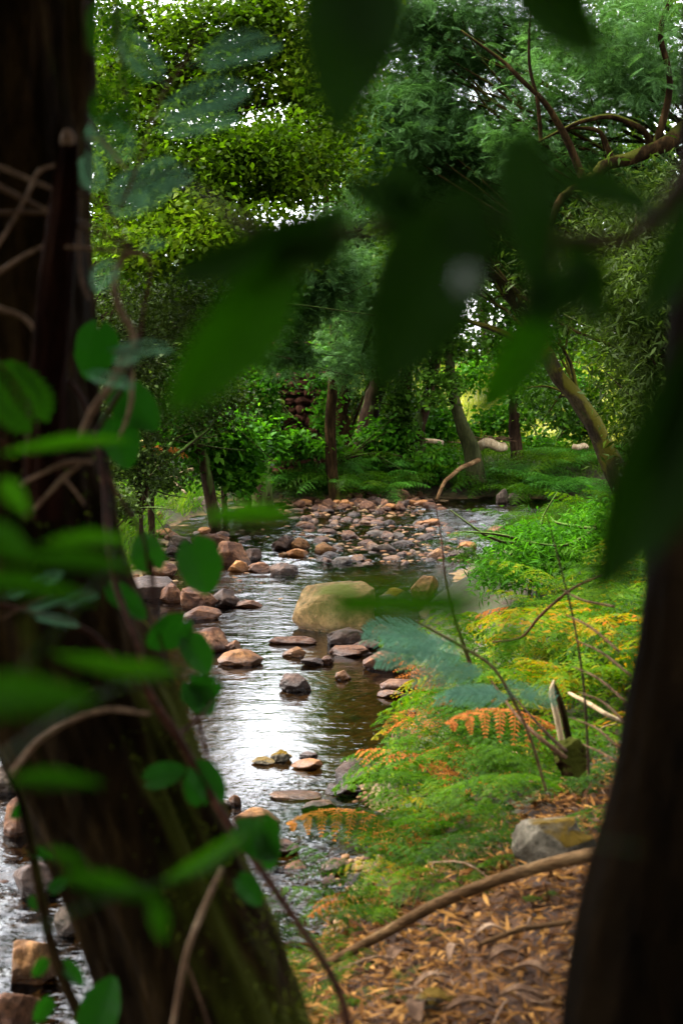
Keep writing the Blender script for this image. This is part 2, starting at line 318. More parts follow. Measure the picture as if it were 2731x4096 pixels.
# ------------------------------------------------------------------ terrain
YL = [-12, 2, 4, 5, 6, 8, 9.5, 12, 16, 19, 22, 24, 27, 30]
XL = [-4, -4, -4, -4.3, -4.3, -3.9, -3.7, -3.2, -2.7, -2.6, -2.5, -2.3, -2.2, -2.2]
XR = [-3, -1.2, -.5, -.05, .22, .36, .70, .62, 1.45, 2.4, 3.6, 5.5, 9, 14]
def sdist(x, y):
    xl = np.interp(y, YL, XL); xr = np.interp(y, YL, XR)
    w = .12 * vnoise(np.column_stack([x * 1.3, y * 1.3, 0 * x]), 5)
    return x - xr + w, xl - x + w, y - 27.3 - .5 * np.sin(x * .8) + w * 2
def HT(x, y):
    x = np.asarray(x, float).ravel(); y = np.asarray(y, float).ravel()
    dr, dl, df = sdist(x, y); d = np.maximum(np.maximum(dr, dl), df)
    hr = np.interp(y, [0, 3.5, 5, 6.5, 14, 20, 25], [.55, .55, .70, .85, .80, .6, .5])
    Hh = np.where(df >= np.maximum(dr, dl), .75, np.where(dr > dl, hr, .62))
    up = Hh * (1 - np.exp(-np.maximum(d, 0) / .7)) + .06 * np.maximum(d - 1.5, 0) * (y < 26) + .10 * np.clip(d - 3, 0, 60) * (dl > np.maximum(dr, df)) 
    mead = np.clip(y - 32, 0, 200); up = up + (5.0 * (1 - np.exp(-mead / 75))) * (df > 0)
    dep = -np.interp(np.maximum(-d, 0), [0, .5, 1.2], [0, .10, .22]) * np.interp(y, [5, 7, 11, 14, 30], [.6, 1.2, 1.2, .5, .4])
    z = np.where(d > 0, up, dep)
    q = np.column_stack([x, y, 0 * x])
    z = z + .035 * fbm(q * 1.7, 3, 4) + np.where(d > 0, .05 * fbm(q * .6, 9, 2), 0)
    z = z + .11 * np.exp(-(((x - .35) / 1.3) ** 2 + ((y - 26) / 2.0) ** 2))           # gravel bar
    z = z + .07 * np.exp(-(((x + 2.3) / 1.2) ** 2 + ((y - 15.0) / 3.5) ** 2))
    return z
def hz(x, y): return float(HT([x], [y])[0])
def axis(lo, hi, dlo, dhi, d0, g):
    a = list(np.arange(dlo, dhi + 1e-6, d0)); s = d0; v = dlo
    while v > lo: s *= g; v -= s; a.insert(0, v)
    s = d0; v = dhi
    while v < hi: s *= g; v += s; a.append(v)
    return np.array(a)
gx = axis(-300, 300, -5, 6, .08, 1.12); gy = axis(-60, 600, 2, 30, .08, 1.10)
X, Y_ = np.meshgrid(gx, gy); Z = HT(X, Y_).reshape(X.shape)
nx = len(gx); i = (np.arange(len(gy) - 1)[:, None] * nx + np.arange(nx - 1)[None]).ravel()
b = Buf(); b.add(np.column_stack([X.ravel(), Y_.ravel(), Z.ravel()]), np.column_stack([i, i + 1, i + nx + 1, i + nx]))
gm, n, L = nodes('ground_soil')
def attr(nm): a = n.new("ShaderNodeAttribute"); a.attribute_name = nm; return a.outputs['Fac']
tc = n.new("ShaderNodeTexCoord")
def noise(s, d=6): k = n.new("ShaderNodeTexNoise"); k.inputs['Scale'].default_value = s; k.inputs['Detail'].default_value = d; k.inputs['Roughness'].default_value = .7; L.new(tc.outputs['Object'], k.inputs['Vector']); return k.outputs['Fac']
def mixc(f, a, c): k = n.new("ShaderNodeMix"); k.data_type = 'RGBA'; L.new(f, k.inputs[0]); L.new(a, k.inputs[6]); L.new(c, k.inputs[7]); return k.outputs[2]
nA = noise(7); nB = noise(1.2); nC = noise(30)
def rr(f, cols): k = ramp(n, cols, [.32 + .36 * q / (len(cols) - 1) for q in range(len(cols))]); L.new(f, k.inputs[0]); return k.outputs[0]
earth = rr(nA, [(.008, .005, .003), (.025, .015, .008), (.018, .03, .006), (.06, .038, .016)])
litter = rr(nA, [(.006, .0025, .001), (.022, .009, .003), (.05, .021, .006), (.10, .05, .015)])
bed = rr(nA, [(.012, .008, .004), (.05, .03, .011), (.12, .07, .025), (.04, .035, .018)])
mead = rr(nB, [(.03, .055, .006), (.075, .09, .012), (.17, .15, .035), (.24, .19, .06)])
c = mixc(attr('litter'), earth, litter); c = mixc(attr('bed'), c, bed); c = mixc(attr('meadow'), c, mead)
pb = n.new("ShaderNodeBsdfPrincipled"); pb.inputs['Roughness'].default_value = .9; pb.inputs['Specular IOR Level'].default_value = .2; L.new(c, pb.inputs['Base Color'])
vo = n.new("ShaderNodeTexVoronoi"); vo.inputs['Scale'].default_value = 14; L.new(tc.outputs['Object'], vo.inputs['Vector'])
ad = n.new("ShaderNodeMath"); ad.operation = 'SUBTRACT'; L.new(nC, ad.inputs[0]); L.new(vo.outputs['Distance'], ad.inputs[1])
bp = n.new("ShaderNodeBump"); bp.inputs['Strength'].default_value = .7; bp.inputs['Distance'].default_value = .012; L.new(ad.outputs[0], bp.inputs['Height']); L.new(bp.outputs[0], pb.inputs['Normal'])
o = n.new("ShaderNodeOutputMaterial"); L.new(pb.outputs[0], o.inputs[0])
g = b.build('ground', gm, smooth=True); g['kind'] = 'structure'
xx, yy, zz = X.ravel(), Y_.ravel(), Z.ravel()
def setattr_(nm, a): at = g.data.attributes.new(nm, 'FLOAT', 'POINT'); at.data.foreach_set('value', a.astype(np.float32))
wob = .4 * vnoise(np.column_stack([xx, yy, zz]) * .9, 3)
setattr_('litter', np.clip((4.9 + .5 * xx + wob - yy) / .5, 0, 1) * (xx > -3) * np.clip((zz - .03) / .08, 0, 1))
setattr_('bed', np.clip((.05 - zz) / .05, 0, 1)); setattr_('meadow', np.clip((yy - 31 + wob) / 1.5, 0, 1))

# water
wm, n, L = nodes('stream_water')
geo = n.new("ShaderNodeNewGeometry"); sx = n.new("ShaderNodeSeparateXYZ"); L.new(geo.outputs['Position'], sx.inputs[0])
def wn(s, stretch, det=3):
    mp = n.new("ShaderNodeMapping"); mp.inputs['Scale'].default_value = stretch; L.new(geo.outputs['Position'], mp.inputs[0])
    k = n.new("ShaderNodeTexNoise"); k.inputs['Scale'].default_value = s; k.inputs['Detail'].default_value = det; L.new(mp.outputs[0], k.inputs['Vector']); return k.outputs['Fac']
amp = ramp(n, [(1, 1, 1), (.9, .9, .9), (.2, .2, .2), (.2, .2, .2), (.8, .8, .8), (.6, .6, .6), (1, 1, 1), (.35, .35, .35)], [0, .20, .25, .36, .44, .55, .75, .9])
ym = n.new("ShaderNodeMapRange"); ym.inputs[1].default_value = 0; ym.inputs[2].default_value = 30; L.new(sx.outputs['Y'], ym.inputs[0]); L.new(ym.outputs[0], amp.inputs[0])
big, small = wn(5.0, (.8, 1.2, 1), 3), wn(22, (.8, 1.2, 1), 2)
s1 = n.new("ShaderNodeMath"); s1.operation = 'MULTIPLY_ADD'; s1.inputs[1].default_value = .30; L.new(small, s1.inputs[0]); L.new(big, s1.inputs[2])
s2 = n.new("ShaderNodeMath"); s2.operation = 'MULTIPLY'; L.new(s1.outputs[0], s2.inputs[0]); L.new(amp.outputs[0], s2.inputs[1])
bp = n.new("ShaderNodeBump"); bp.inputs['Strength'].default_value = 1.0; bp.inputs['Distance'].default_value = .03; L.new(s2.outputs[0], bp.inputs['Height'])
fr = n.new("ShaderNodeFresnel"); fr.inputs['IOR'].default_value = 1.40; L.new(bp.outputs[0], fr.inputs['Normal'])
gl = n.new("ShaderNodeBsdfGlossy"); gl.inputs['Roughness'].default_value = .03; L.new(bp.outputs[0], gl.inputs['Normal'])
tr = n.new("ShaderNodeBsdfTransparent"); tr.inputs['Color'].default_value = (.27, .22, .12, 1)
mx = n.new("ShaderNodeMixShader"); L.new(fr.outputs[0], mx.inputs[0]); L.new(tr.outputs[0], mx.inputs[1]); L.new(gl.outputs[0], mx.inputs[2])
o = n.new("ShaderNodeOutputMaterial"); L.new(mx.outputs[0], o.inputs[0])
wxa = np.concatenate([np.arange(-5, 4, .035), np.arange(4, 16, .09)]); wya = [-12., -6, 0, 2.5]
while wya[-1] < 29: wya.append(wya[-1] + .022 + .0012 * max(wya[-1] - 5, 0))
wya = np.array(wya); WX, WY = np.meshgrid(wxa, wya); fx, fy = WX.ravel(), WY.ravel()
wamp = np.interp(fy, [0, 6.8, 7.6, 11.2, 12.6, 16, 17, 21, 23, 29], [.014, .014, .0011, .0016, .010, .018, .024, .024, .026, .026])
q_ = np.column_stack([fx * 3.0, fy * 4.2, 0 * fx]); hw = wamp * (vnoise(q_, 61) + .55 * vnoise(q_ * 2.1 + 7, 62) + .32 * vnoise(q_ * 4.3 + 3, 63)) * (.6 + .5 * vnoise(q_ * .22, 64))
nxw = len(wxa); iw = (np.arange(len(wya) - 1)[:, None] * nxw + np.arange(nxw - 1)[None]).ravel()
b = Buf(); b.add(np.column_stack([fx, fy, hw]), np.column_stack([iw, iw + 1, iw + nxw + 1, iw + nxw]))
w = b.build('water', wm, smooth=True); w['kind'] = 'structure'

# ------------------------------------------------------------------ rocks
def cube_sphere(k):
    V = []; Q = []; t = np.tan(np.linspace(-math.pi / 4, math.pi / 4, k + 1)); idx = {}
    def vid(p):
        key = tuple(np.round(p, 5)); 
        if key not in idx: idx[key] = len(V); V.append(p)
        return idx[key]
    for ax in range(3):
        for s in (-1, 1):
            for a in range(k):
                for c in range(k):
                    q = []
                    for (da, dc) in ((0, 0), (1, 0), (1, 1), (0, 1)):
                        p = [0, 0, 0]; p[ax] = s; p[(ax + 1) % 3] = t[a + da]; p[(ax + 2) % 3] = t[c + dc]; q.append(vid(p))
                    Q.append(q if s > 0 else q[::-1])
    return unit(A_(V, float)), A_(Q)
CS = {k: cube_sphere(k) for k in (7, 12, 22)}
def rock_mesh(dims, seed, k=22, rough=1.0, cuts=7, cut=.60, boxy=1.0):
    v, q = CS[k]; v0 = v; v = unit(v) if boxy == 1 else np.sign(v) * np.abs(v) ** boxy; v = v / np.abs(v).max();  r = RNG(seed); off = r.uniform(0, 90, 3); cuts = int(cuts * 1.8)
    p = v * (1 + .30 * rough * fbm(v * 1.3 + off, seed, 3))[:, None]
    for _ in range(cuts):
        nn = unit(r.normal(0, 1, 3)); d = r.uniform(cut, cut + .25); ex = np.maximum(p @ nn - d, 0); p = p - (ex * .97)[:, None] * nn
    p = p * (1 + .04 * rough * fbm(v * 4 + off, seed + 3, 4))[:, None]
    lo, hi = p.min(0), p.max(0); p = (p - (lo + hi) / 2) / (hi - lo)
    return p * A_(dims), q
def rock(label, u0, u1, vt, vb, mat, seed, group='rocks in the stream', cat='rock', name='rock', zb=0.0, depth=.8, rough=1, cuts=7, sink=.28, k=22, rot=None, boxy=1.0):
    c = G((u0 + u1) / 2, vb, zb); Y = c[1]; w_ = px(u1 - u0, Y); h_ = max(px(vb - vt, Y), .04)
    d_ = w_ * depth; h_ = max(.5 * h_, h_ - d_ * .35 * 2 / Y); hh = h_ / (1 - sink)
    p, q = rock_mesh((w_, d_, hh), seed, k, rough, cuts, boxy=boxy)
    bb = Buf(); bb.add(p, q); o = bb.build(name, M[mat], smooth=True)
    o.location = (c[0], Y + d_ * .42, zb + h_ - hh / 2)
    if rot: o.rotation_euler = rot
    return tag(o, label, cat, group)
R = [
 ('large pale mossy boulder standing in midstream', 290, 376, 580, 633, 'rock_big', 3, .7, .7),
 ('purple-grey rock touching the foot of the large pale boulder', 326, 368, 627, 646, 'rock_dark', 5, .8, 1),
 ('low reddish rock just in front of the purple-grey rock by the boulder', 328, 373, 645, 657, 'rock_red', 6, .7, 1),
 ('broad smooth red-brown rock below right of the boulder', 362, 414, 650, 670, 'rock_red', 8, .7, .6),
 ('round grey-brown stone behind the broad red-brown rock', 381, 412, 641, 653, 'rock_grey', 9, .8, .7),
 ('tan rock wedged right of the pale boulder', 371, 398, 624, 642, 'rock_tan', 10, .7, 1),
 ('flat thin slab barely above the water left of the boulder foot', 267, 317, 636, 645, 'rock_red', 11, .4, .8),
 ('small yellowish stone below the thin slab', 281, 306, 646, 657, 'rock_tan', 12, .7, .8),
 ('dark brown peaked rock alone in the still pool', 278, 312, 673, 692, 'rock_dark', 13, .7, 1),
 ('small tan stone in the pool right of the peaked dark rock', 334, 351, 670, 680, 'rock_tan', 14, .8, .8),
 ('long flat tan rock at the right edge of the pool', 379, 430, 678, 690, 'rock_red', 15, .5, .6),
 ('large grey-brown rock under the right bank ferns', 417, 470, 682, 708, 'rock_red', 16, .8, .8),
 ('dark rock at the foot of the right bank', 423, 456, 698, 722, 'rock_dark', 17, .8, .8),
 ('small dark brown stone beside the bank rock', 408, 427, 705, 719, 'rock_dark', 18, .8, .8),
 ('brown sloping rock half under the golden ferns', 387, 434, 729, 757, 'rock_red', 19, .8, .8),
 ('big rounded brown rock in front of the still pool', 334, 388, 757, 785, 'rock_dark', 20, .7, .7),
 ('smooth orange-tan oval stone below the bright reflection', 290, 323, 759, 770, 'rock_orange', 21, .6, .4),
 ('low mossy stone left of the orange-tan oval stone', 268, 292, 749, 762, 'rock_mossy', 22, .7, 1),
 ('small dark mossy stone at the head of the lower riffle', 298, 318, 752, 761, 'rock_dark', 23, .7, 1),
 ('flat mossy stone farthest left in the lower riffle', 250, 275, 757, 765, 'rock_mossy', 24, .7, .8),
 ('dark wet flat rock below the big rounded brown rock', 324, 364, 784, 797, 'rock_dark', 25, .6, .8),
 ('flat tan stone barely under the riffle surface', 268, 322, 792, 800, 'rock_tan', 26, .7, .4),
 ('wide pinkish tan rock beside the bramble stem', 230, 281, 806, 829, 'rock_tan', 27, .6, .5),
 ('small round tan stone above the wide pinkish rock', 228, 241, 794, 806, 'rock_tan', 28, .8, .4),
 ('upright pale tan stone next to the leaning trunk', 203, 224, 808, 836, 'rock_tan', 29, .8, .7),
 ('small dark stone beside the pale upright one', 215, 232, 800, 810, 'rock_grey', 30, .8, .7),
 ('long reddish rock end lying left in the pool', 188, 228, 627, 652, 'rock_red', 31, .8, .7),
 ('small reddish rock joined behind the long flat one', 224, 240, 640, 652, 'rock_red', 32, .8, .7),
 ('long flat light brown rock pointing into the pool', 216, 263, 650, 666, 'rock_tan', 33, .6, .5),
 ('creased brown rock at the tip of the left bar', 178, 218, 586, 609, 'rock_red', 34, .8, 1.2),
 ('dark slanted rock with a bright crest at the left bar tip', 209, 239, 588, 608, 'rock_dark', 35, .8, 1.2),
 ('brown rock behind the creased one on the left bar', 158, 184, 582, 603, 'rock_red', 36, .8, 1),
 ('wide dark wet rock of the left bar', 114, 178, 575, 601, 'rock_dark', 37, .6, 1),
 ('big grey-brown humped rock of the left bar beyond', 214, 251, 540, 565, 'rock_red', 38, .8, .8),
 ('flat reddish rock behind the big humped one', 193, 229, 533, 548, 'rock_red', 39, .6, .9),
 ('grey rock on the far left bar', 166, 192, 535, 547, 'rock_grey', 40, .7, .9),
 ('tan rounded stone at the grassy left edge', 154, 173, 528, 538, 'rock_tan', 41, .7, .6),
 ('small brown rock at the left bar edge', 163, 183, 545, 556, 'rock_dark', 42, .7, .9),
 ('brown low rock at the end of the left stone line', 268, 299, 562, 577, 'rock_dark', 43, .6, .9),
 ('tan low rock in the left stone line', 247, 272, 562, 572, 'rock_red', 44, .6, .9),
 ('orange brown low stone nearest the humped rock', 226, 250, 560, 572, 'rock_orange', 45, .6, .9),
 ('dark red pointed rock in the upper riffle', 270, 294, 535, 551, 'rock_dark', 46, .8, 1.2),
 ('yellowish rock leaning right of the dark pointed one', 290, 310, 537, 551, 'rock_tan', 47, .7, 1),
 ('flat orange stone below the dark pointed one', 285, 308, 548, 558, 'rock_orange', 48, .7, .5),
 ('rounded tan stone alone right of the yellowish rock', 314, 337, 543, 554, 'rock_tan', 49, .7, .5),
 ('small pale stone below the dark pointed rock', 277, 287, 552, 558, 'rock_tan', 50, .8, .5),
 ('pale tan rock standing at the right of the boulder', 410, 438, 575, 602, 'rock_tan', 51, .7, 1),
 ('round pale rock tucked in ferns behind the boulder', 440, 468, 600, 619, 'rock_tan', 52, .8, .7),
 ('low mossy rock on the water line behind the boulder', 378, 410, 588, 600, 'rock_mossy', 53, .7, .8),
 ('pale grey rock on the far left bank', 186, 220, 496, 514, 'rock_grey', 54, .7, .8),
 ('whitish pointed rock at the far bank water line', 495, 508, 488, 504, 'rock_grey', 55, .8, 1.2),
 ('pale squat rock beside the whitish pointed one', 504, 519, 492, 503, 'rock_grey', 56, .8, 1),
 ('slanted pale slab on the far bank', 415, 432, 483, 494, 'rock_grey', 57, .7, 1),
 ('red-brown stone at the far right water edge', 524, 546, 516, 526, 'rock_red', 58, .7, .7),
 ('red-brown flat stone near the right fern edge', 484, 512, 525, 536, 'rock_red', 59, .6, .7),
 ('brown stone between the slab and the purple-grey rock', 318, 334, 655, 664, 'rock_red', 81, .8, .9),
 ('wet dark stone in the gap below the yellow stone', 300, 322, 658, 666, 'rock_dark', 82, .6, .8),
 ('tall brown rock right of the round grey-brown stone', 398, 432, 628, 652, 'rock_red', 83, .8, .9),
 ('reddish rock leaning on the long flat pool-edge rock', 410, 446, 664, 682, 'rock_red', 84, .7, .9),
 ('flat brown stone in front of the long flat pool-edge rock', 376, 402, 690, 698, 'rock_red', 85, .6, .6),
 ('dark brown rock behind the big humped rock of the left bar', 236, 262, 548, 562, 'rock_dark', 86, .7, 1),
 ('broad brown rock in the middle of the left bar', 140, 176, 560, 578, 'rock_red', 87, .7, 1),
 ('tan flat rock between the left bar and the grass', 120, 158, 548, 562, 'rock_tan', 88, .7, .9),
 ('reddish flat rock awash in front of the left bar', 236, 262, 600, 608, 'rock_red', 89, .5, .6),
 ('brown flat stone under the lower riffle edge', 300, 336, 800, 812, 'rock_red', 90, .6, .6),
 ('pink-brown stone in the lower riffle beside the creeper', 262, 300, 838, 856, 'rock_red', 91, .7, .7),
 ('brown rock awash at the near end of the riffle', 318, 352, 858, 876, 'rock_red', 92, .7, .7),
 ('large red-brown rock against the bank below the smooth broad one', 424, 468, 648, 676, 'rock_red', 93, .8, .9),
 ('brown wedge rock between the pool edge slab and the ferns', 432, 462, 674, 692, 'rock_dark', 94, .8, .9),
 ('reddish flat rock touching the right foot of the boulder', 352, 382, 640, 650, 'rock_red', 95, .7, .9),
 ('wide low brown rock on the left bar nearest the pool', 182, 222, 606, 620, 'rock_red', 96, .6, .9),
 ('grey stone at lower left beside the hanging stem', 2, 34, 796, 838, 'rock_red', 60, .8, .9),
 ('pale stone at the left picture edge', -12, 20, 762, 792, 'rock_grey', 61, .8, .9),
 ('broad brown submerged rock at lower left', 8, 60, 860, 898, 'rock_dark', 62, .7, .7),
 ('tan rock lowest at the left corner', 5, 62, 935, 985, 'rock_tan', 63, .7, .8),
 ('grey-brown rock behind the leaning trunk foot', 52, 84, 905, 938, 'rock_grey', 64, .8, .8),
 ('reddish rock at the bottom left corner', -20, 40, 985, 1040, 'rock_red', 65, .7, .8),
]
for (lb, u0, u1, vt, vb, mt, sd_, dp, ro) in R:
    rock(lb, u0, u1, vt, vb, mt, sd_, depth=dp, rough=ro, boxy=.6 if 'large pale mossy' in lb else 1.0)
# stones by the near bank
p_ = G(553, 866, .55)
rock('mossy grey rock on the right bank above the fallen branch', 512, 600, 812, 874, 'rock_mossy', 71, zb=hz(1.0, 4.6) - .05, depth=.8, group='rocks on the right bank')
rock('rough grey stone in the litter at the bottom edge', 405, 470, 985, 1022, 'rock_mossy', 72, zb=hz(.3, 3.75) - .03, depth=.8, group='rocks on the right bank')
rock('reddish wet stone at the near water edge', 362, 404, 905, 940, 'rock_red', 73, zb=.04, depth=.8)
rock('brown stone half in water under the low fern', 332, 372, 930, 955, 'rock_red', 74, zb=.04, depth=.8)

# pebbles: copies of a few stones, scattered on the riffle and the far gravel bar
protos = []
pm = ['rock_red', 'rock_tan', 'rock_orange', 'rock_grey', 'rock_dark', 'rock_red', 'rock_tan']
for i_, mt in enumerate(pm):
    bb = Buf(); bb.add(*rock_mesh((1, .8, .6), 200 + i_, 12, .8, 6)); protos.append((bb.mesh('stone', True), mt))
    protos[-1][0].materials.append(M[mt])
rg = RNG(7); cnt = 0
names = {'rock_red': 'red-brown', 'rock_tan': 'tan', 'rock_orange': 'orange', 'rock_grey': 'grey', 'rock_dark': 'dark brown'}
def pebble(x, y, s, i_, where, up=.15):
    me, mt = protos[i_]; o = bpy.data.objects.new('stone', me); COL.objects.link(o)
    o.scale = (s * rg.uniform(.8, 1.3), s * rg.uniform(.7, 1.1), s * rg.uniform(.7, 1.1)); o.rotation_euler = (rg.normal(0, .25), rg.normal(0, .25), rg.uniform(0, 6.28))
    zt = hz(x, y); o.location = (x, y, max(zt, -.09) + s * up)
    tag(o, '%s stone %s' % (names[mt], where), 'stone', '%s stones %s' % (names[mt], where))
for k_ in range(100):                                            # heap on the far gravel bar
    u = rg.uniform(285, 440); v = rg.uniform(499, 522)
    if u > 395 and v > 511: continue
    c = G(u, v, .04); pebble(c[0], c[1], rg.uniform(.12, .36) * (1.15 if v < 508 else .8), int(rg.choice([0, 0, 0, 5, 4, 5, 2])), 'heaped on the far gravel bar', .2)
for k_ in range(130):                                           # scattered through the shallow riffle
    t = rg.random(); u = 300 + 180 * rg.random() + 15 * t; v = 521 + 44 * t ** 1.1
    if u > 480 - (v - 520) * .2: continue
    c = G(u, v, 0); pebble(c[0], c[1], rg.uniform(.10, .30), int(rg.choice([0, 1, 5, 2, 3, 6, 4, 0])), 'scattered in the shallow upper riffle', .27)
for k_ in range(20):
    u = rg.uniform(150, 290); v = rg.uniform(524, 545); c = G(u, v, 0); pebble(c[0], c[1], rg.uniform(.10, .25), int(rg.integers(7)), 'along the grassy left edge', .3)
for k_ in range(14):
    u = rg.uniform(110, 180); v = rg.uniform(600, 640); c = G(u, v, 0); pebble(c[0], c[1], rg.uniform(.08, .2), int(rg.integers(7)), 'beside the left bar', .1)
for k_ in range(16):
    u = rg.uniform(205, 360); v = rg.uniform(795, 900); c = G(u, v, 0); pebble(c[0], c[1], rg.uniform(.05, .13), int(rg.choice([0, 1, 2, 4])), 'in the lower riffle', .12)
for k_ in range(18):
    u = rg.uniform(-20, 115); v = rg.uniform(770, 1010); c = G(u, v, 0); pebble(c[0], c[1], rg.uniform(.05, .16), int(rg.choice([0, 1, 3, 4, 6])), 'left of the leaning trunk', .25)
# gravel nobody could count
bb = Buf(); v8, q8 = cube_sphere(3)
for (n_, a, f_) in ((900, (280, 425, 497, 516), 1.0), (600, (285, 470, 524, 562), 1.0), (500, (190, 380, 790, 930), .45), (500, (-30, 120, 760, 1020), .5), (300, (110, 300, 525, 600), .8)):
    uu = rg.uniform(a[0], a[1], n_); vv = rg.uniform(a[2], a[3], n_); C = A_([G(x1, y1, 0) for x1, y1 in zip(uu, vv)])
    zt = HT(C[:, 0], C[:, 1]); ss = rg.uniform(.03, .09, n_) * f_; C[:, 2] = np.maximum(zt, -.035) + ss * .22
    kp = zt < .5; C, ss = C[kp], ss[kp]; az = rg.uniform(0, 6.28, len(C)); A = np.column_stack([np.cos(az), np.sin(az), 0 * az]); Bv = np.column_stack([-np.sin(az), np.cos(az), 0 * az]); Nn = np.tile([0, 0, 1.], (len(C), 1))
    tv = v8 * (1 + .25 * vnoise(v8 * 2, 4))[:, None] * .5; inst(bb, (tv, q8), C, A, Bv, Nn, np.column_stack([ss * 1.3, ss, ss * .7]))
gmx = leaf_mat('gravel_pebble', [(.012, .006, .004), (.038, .018, .010), (.08, .038, .016), (.12, .075, .035), (.04, .032, .025)], 0.0, .7, spec=.4, vary=.85)
o = bb.build('gravel', gmx); tag(o, 'small mixed gravel in the stream bed', 'gravel', kind='stuff')

# ------------------------------------------------------------------ trees
def crown(buf, rng, blobs, T, size, pitch=-.3, ps=.5, up=.55):
    cents = []
    for (u, v, Y, ru, rv, ry, m, rc, nl) in blobs:
        c = P(u, v, Y); e = A_([px(ru, Y), ry, px(rv, Y)])
        d = unit(rng.normal(0, 1, (m, 3))) * (rng.random((m, 1)) ** .4); cc = c + d * e; cents.append(cc)
        r_ = rc * rng.uniform(.6, 1.3, (m, 1, 1)); off = rng.normal(0, 1, (m, nl, 3)) * r_ * A_([1, 1, .55])
        pos = (cc[:, None] + off).reshape(-1, 3); N = len(pos); A, Bv, Nn = frames(rng, N, pitch, ps, up)
        Ts = T if isinstance(T, list) else [T]; which = rng.integers(0, len(Ts), N); S = size * rng.uniform(.5, 1.4, N)
        for k, t_ in enumerate(Ts):
            q = which == k
            if q.any(): inst(buf, t_, pos[q], A[q], Bv[q], Nn[q], S[q])
    return np.concatenate(cents)
def tree(name, label, cat, group, trunk, rad, blobs, T, size, lm, bm, seed, nlimb=14, extra=(), sides=10, lr=.035, **kw):
    rng = RNG(seed); tp = A_(trunk, float); rad = list(rad[:-1]) + [.012]; e = empty(name, tp[0], label, cat, group)
    cb = Buf(); cents = crown(cb, rng, blobs, T, size, **kw); cb.build('crown', M[lm], e)
    tb = Buf(); c = tube(tb, tp, rad, 26, sides, wob=.12, seed=seed, disp=lambda th, s: 1 + .12 * np.sin(th * 3 + s * 2) + .06 * np.sin(th * 7 - s * 5)); lb = tb; nl = 0
    for k in rng.permutation(len(cents))[:nlimb]:
        q = cents[k]; j = int(np.clip(np.searchsorted(c[:, 2], q[2] - .6 * np.linalg.norm(q[:2] - c[-1, :2]) - .3), 6, len(c) - 1)); a = c[j]
        mid = (a + q) / 2 + rng.normal(0, .12, 3) * np.linalg.norm(q - a) * .6 + A_([0, 0, .1]); tube(lb, [a, mid, q], [lr, lr * .6, .006], 9, 5, wob=.6, seed=int(k)); nl += 1
        for _ in range(2): r2 = q + rng.normal(0, .35, 3); tube(lb, [mid, (mid + r2) / 2 + rng.normal(0, .06, 3), r2], [lr * .45, lr * .3, .004], 6, 4)
    for (pts, rr_) in extra: eb = Buf(); tube(eb, pts, rr_, 22, 6, wob=.4, seed=seed + 3); eb.build('limb', M[bm], e, smooth=True)
    tb.build('trunk', M[bm], e, smooth=True)
    return e
def base(u, Y): p = P(u, 400, Y); p[2] = hz(p[0], Y) - .1; return p
def TR(pts): return [base(u, Y) if v is None else P(u, v, Y) for (u, v, Y) in pts]
FB = 'trees on the far bank'; BW = 'trees beyond the meadow'
tree('alder_tree', 'light green broadleaved tree leaning over the stream at the upper left, sky showing through', 'tree', 'trees on the left bank',
     [A_([-3.9, 12.4, .3]), P(-60, 380, 12.4), P(-30, 250, 12.4), P(10, 150, 12.4), P(60, 90, 12.4)], [.15, .13, .12, .10, .05],
     [(250, 165, 12.6, 72, 45, .8, 105, .165, 90), (165, 170, 12.3, 80, 55, .8, 100, .165, 90), (322, 140, 13, 42, 50, .8, 54, .165, 80), (190, 240, 12, 110, 36, .8, 120, .16, 90), (110, 90, 12.6, 40, 70, .8, 50, .17, 80),
      (262, 15, 13, 22, 60, .5, 60, .11, 80), (305, 75, 13, 45, 35, .6, 70, .12, 80), (185, 85, 13, 85, 34, .7, 95, .12, 80), (330, 20, 13, 32, 50, .6, 70, .13, 80), (205, 35, 13, 85, 45, .6, 85, .10, 80), (120, 20, 13, 40, 40, .6, 24, .12, 70)],
     LEAF4, .058, 'alder', 'bark_dark', 11, 22, lr=.016,
     extra=[([P(10, 150, 12.4), P(85, 150, 12.4), P(150, 175, 12.4), P(220, 215, 12.5), P(300, 250, 12.7)], [.06, .05, .04, .028, .008]), ([P(40, 110, 12.4), P(130, 95, 12.6), P(220, 110, 12.8), P(320, 90, 13)], [.05, .035, .025, .008])])
tree('mimosa_tree', 'feathery tree hanging over the stream in front of the stone wall', 'tree', 'trees on the left bank',
     [A_([-4.3, 14.2, .3]), P(-80, 380, 14.2), P(-20, 280, 14.2), P(90, 262, 14.2), P(190, 275, 14.1), P(270, 285, 14)], [.12, .10, .085, .06, .045, .02],
     [(298, 298, 14, 40, 42, .5, 70, .12, 44), (288, 355, 14, 40, 14, .4, 26, .10, 30), (250, 280, 14, 50, 22, .5, 40, .12, 36), (335, 260, 14, 30, 40, .5, 40, .12, 40)],
     FROND, .12, 'mimosa', 'bark_brown', 55, 18, pitch=-.35, ps=.4, up=.7, lr=.016)
tree('hazel_shrub', 'leafy bough of small grey-green leaves dipping over the water behind the tan vine', 'shrub', 'shrubs on the left bank',
     [A_([-3.6, 12.9, .3]), P(20, 400, 12.9), P(70, 340, 12.9), P(130, 300, 12.9)], [.05, .045, .035, .015],
     [(170, 310, 12.9, 90, 36, .5, 110, .12, 80), (120, 350, 12.9, 50, 40, .4, 50, .12, 70)], LEAF4, .045, 'willow', 'bark_brown', 56, 16, lr=.012)
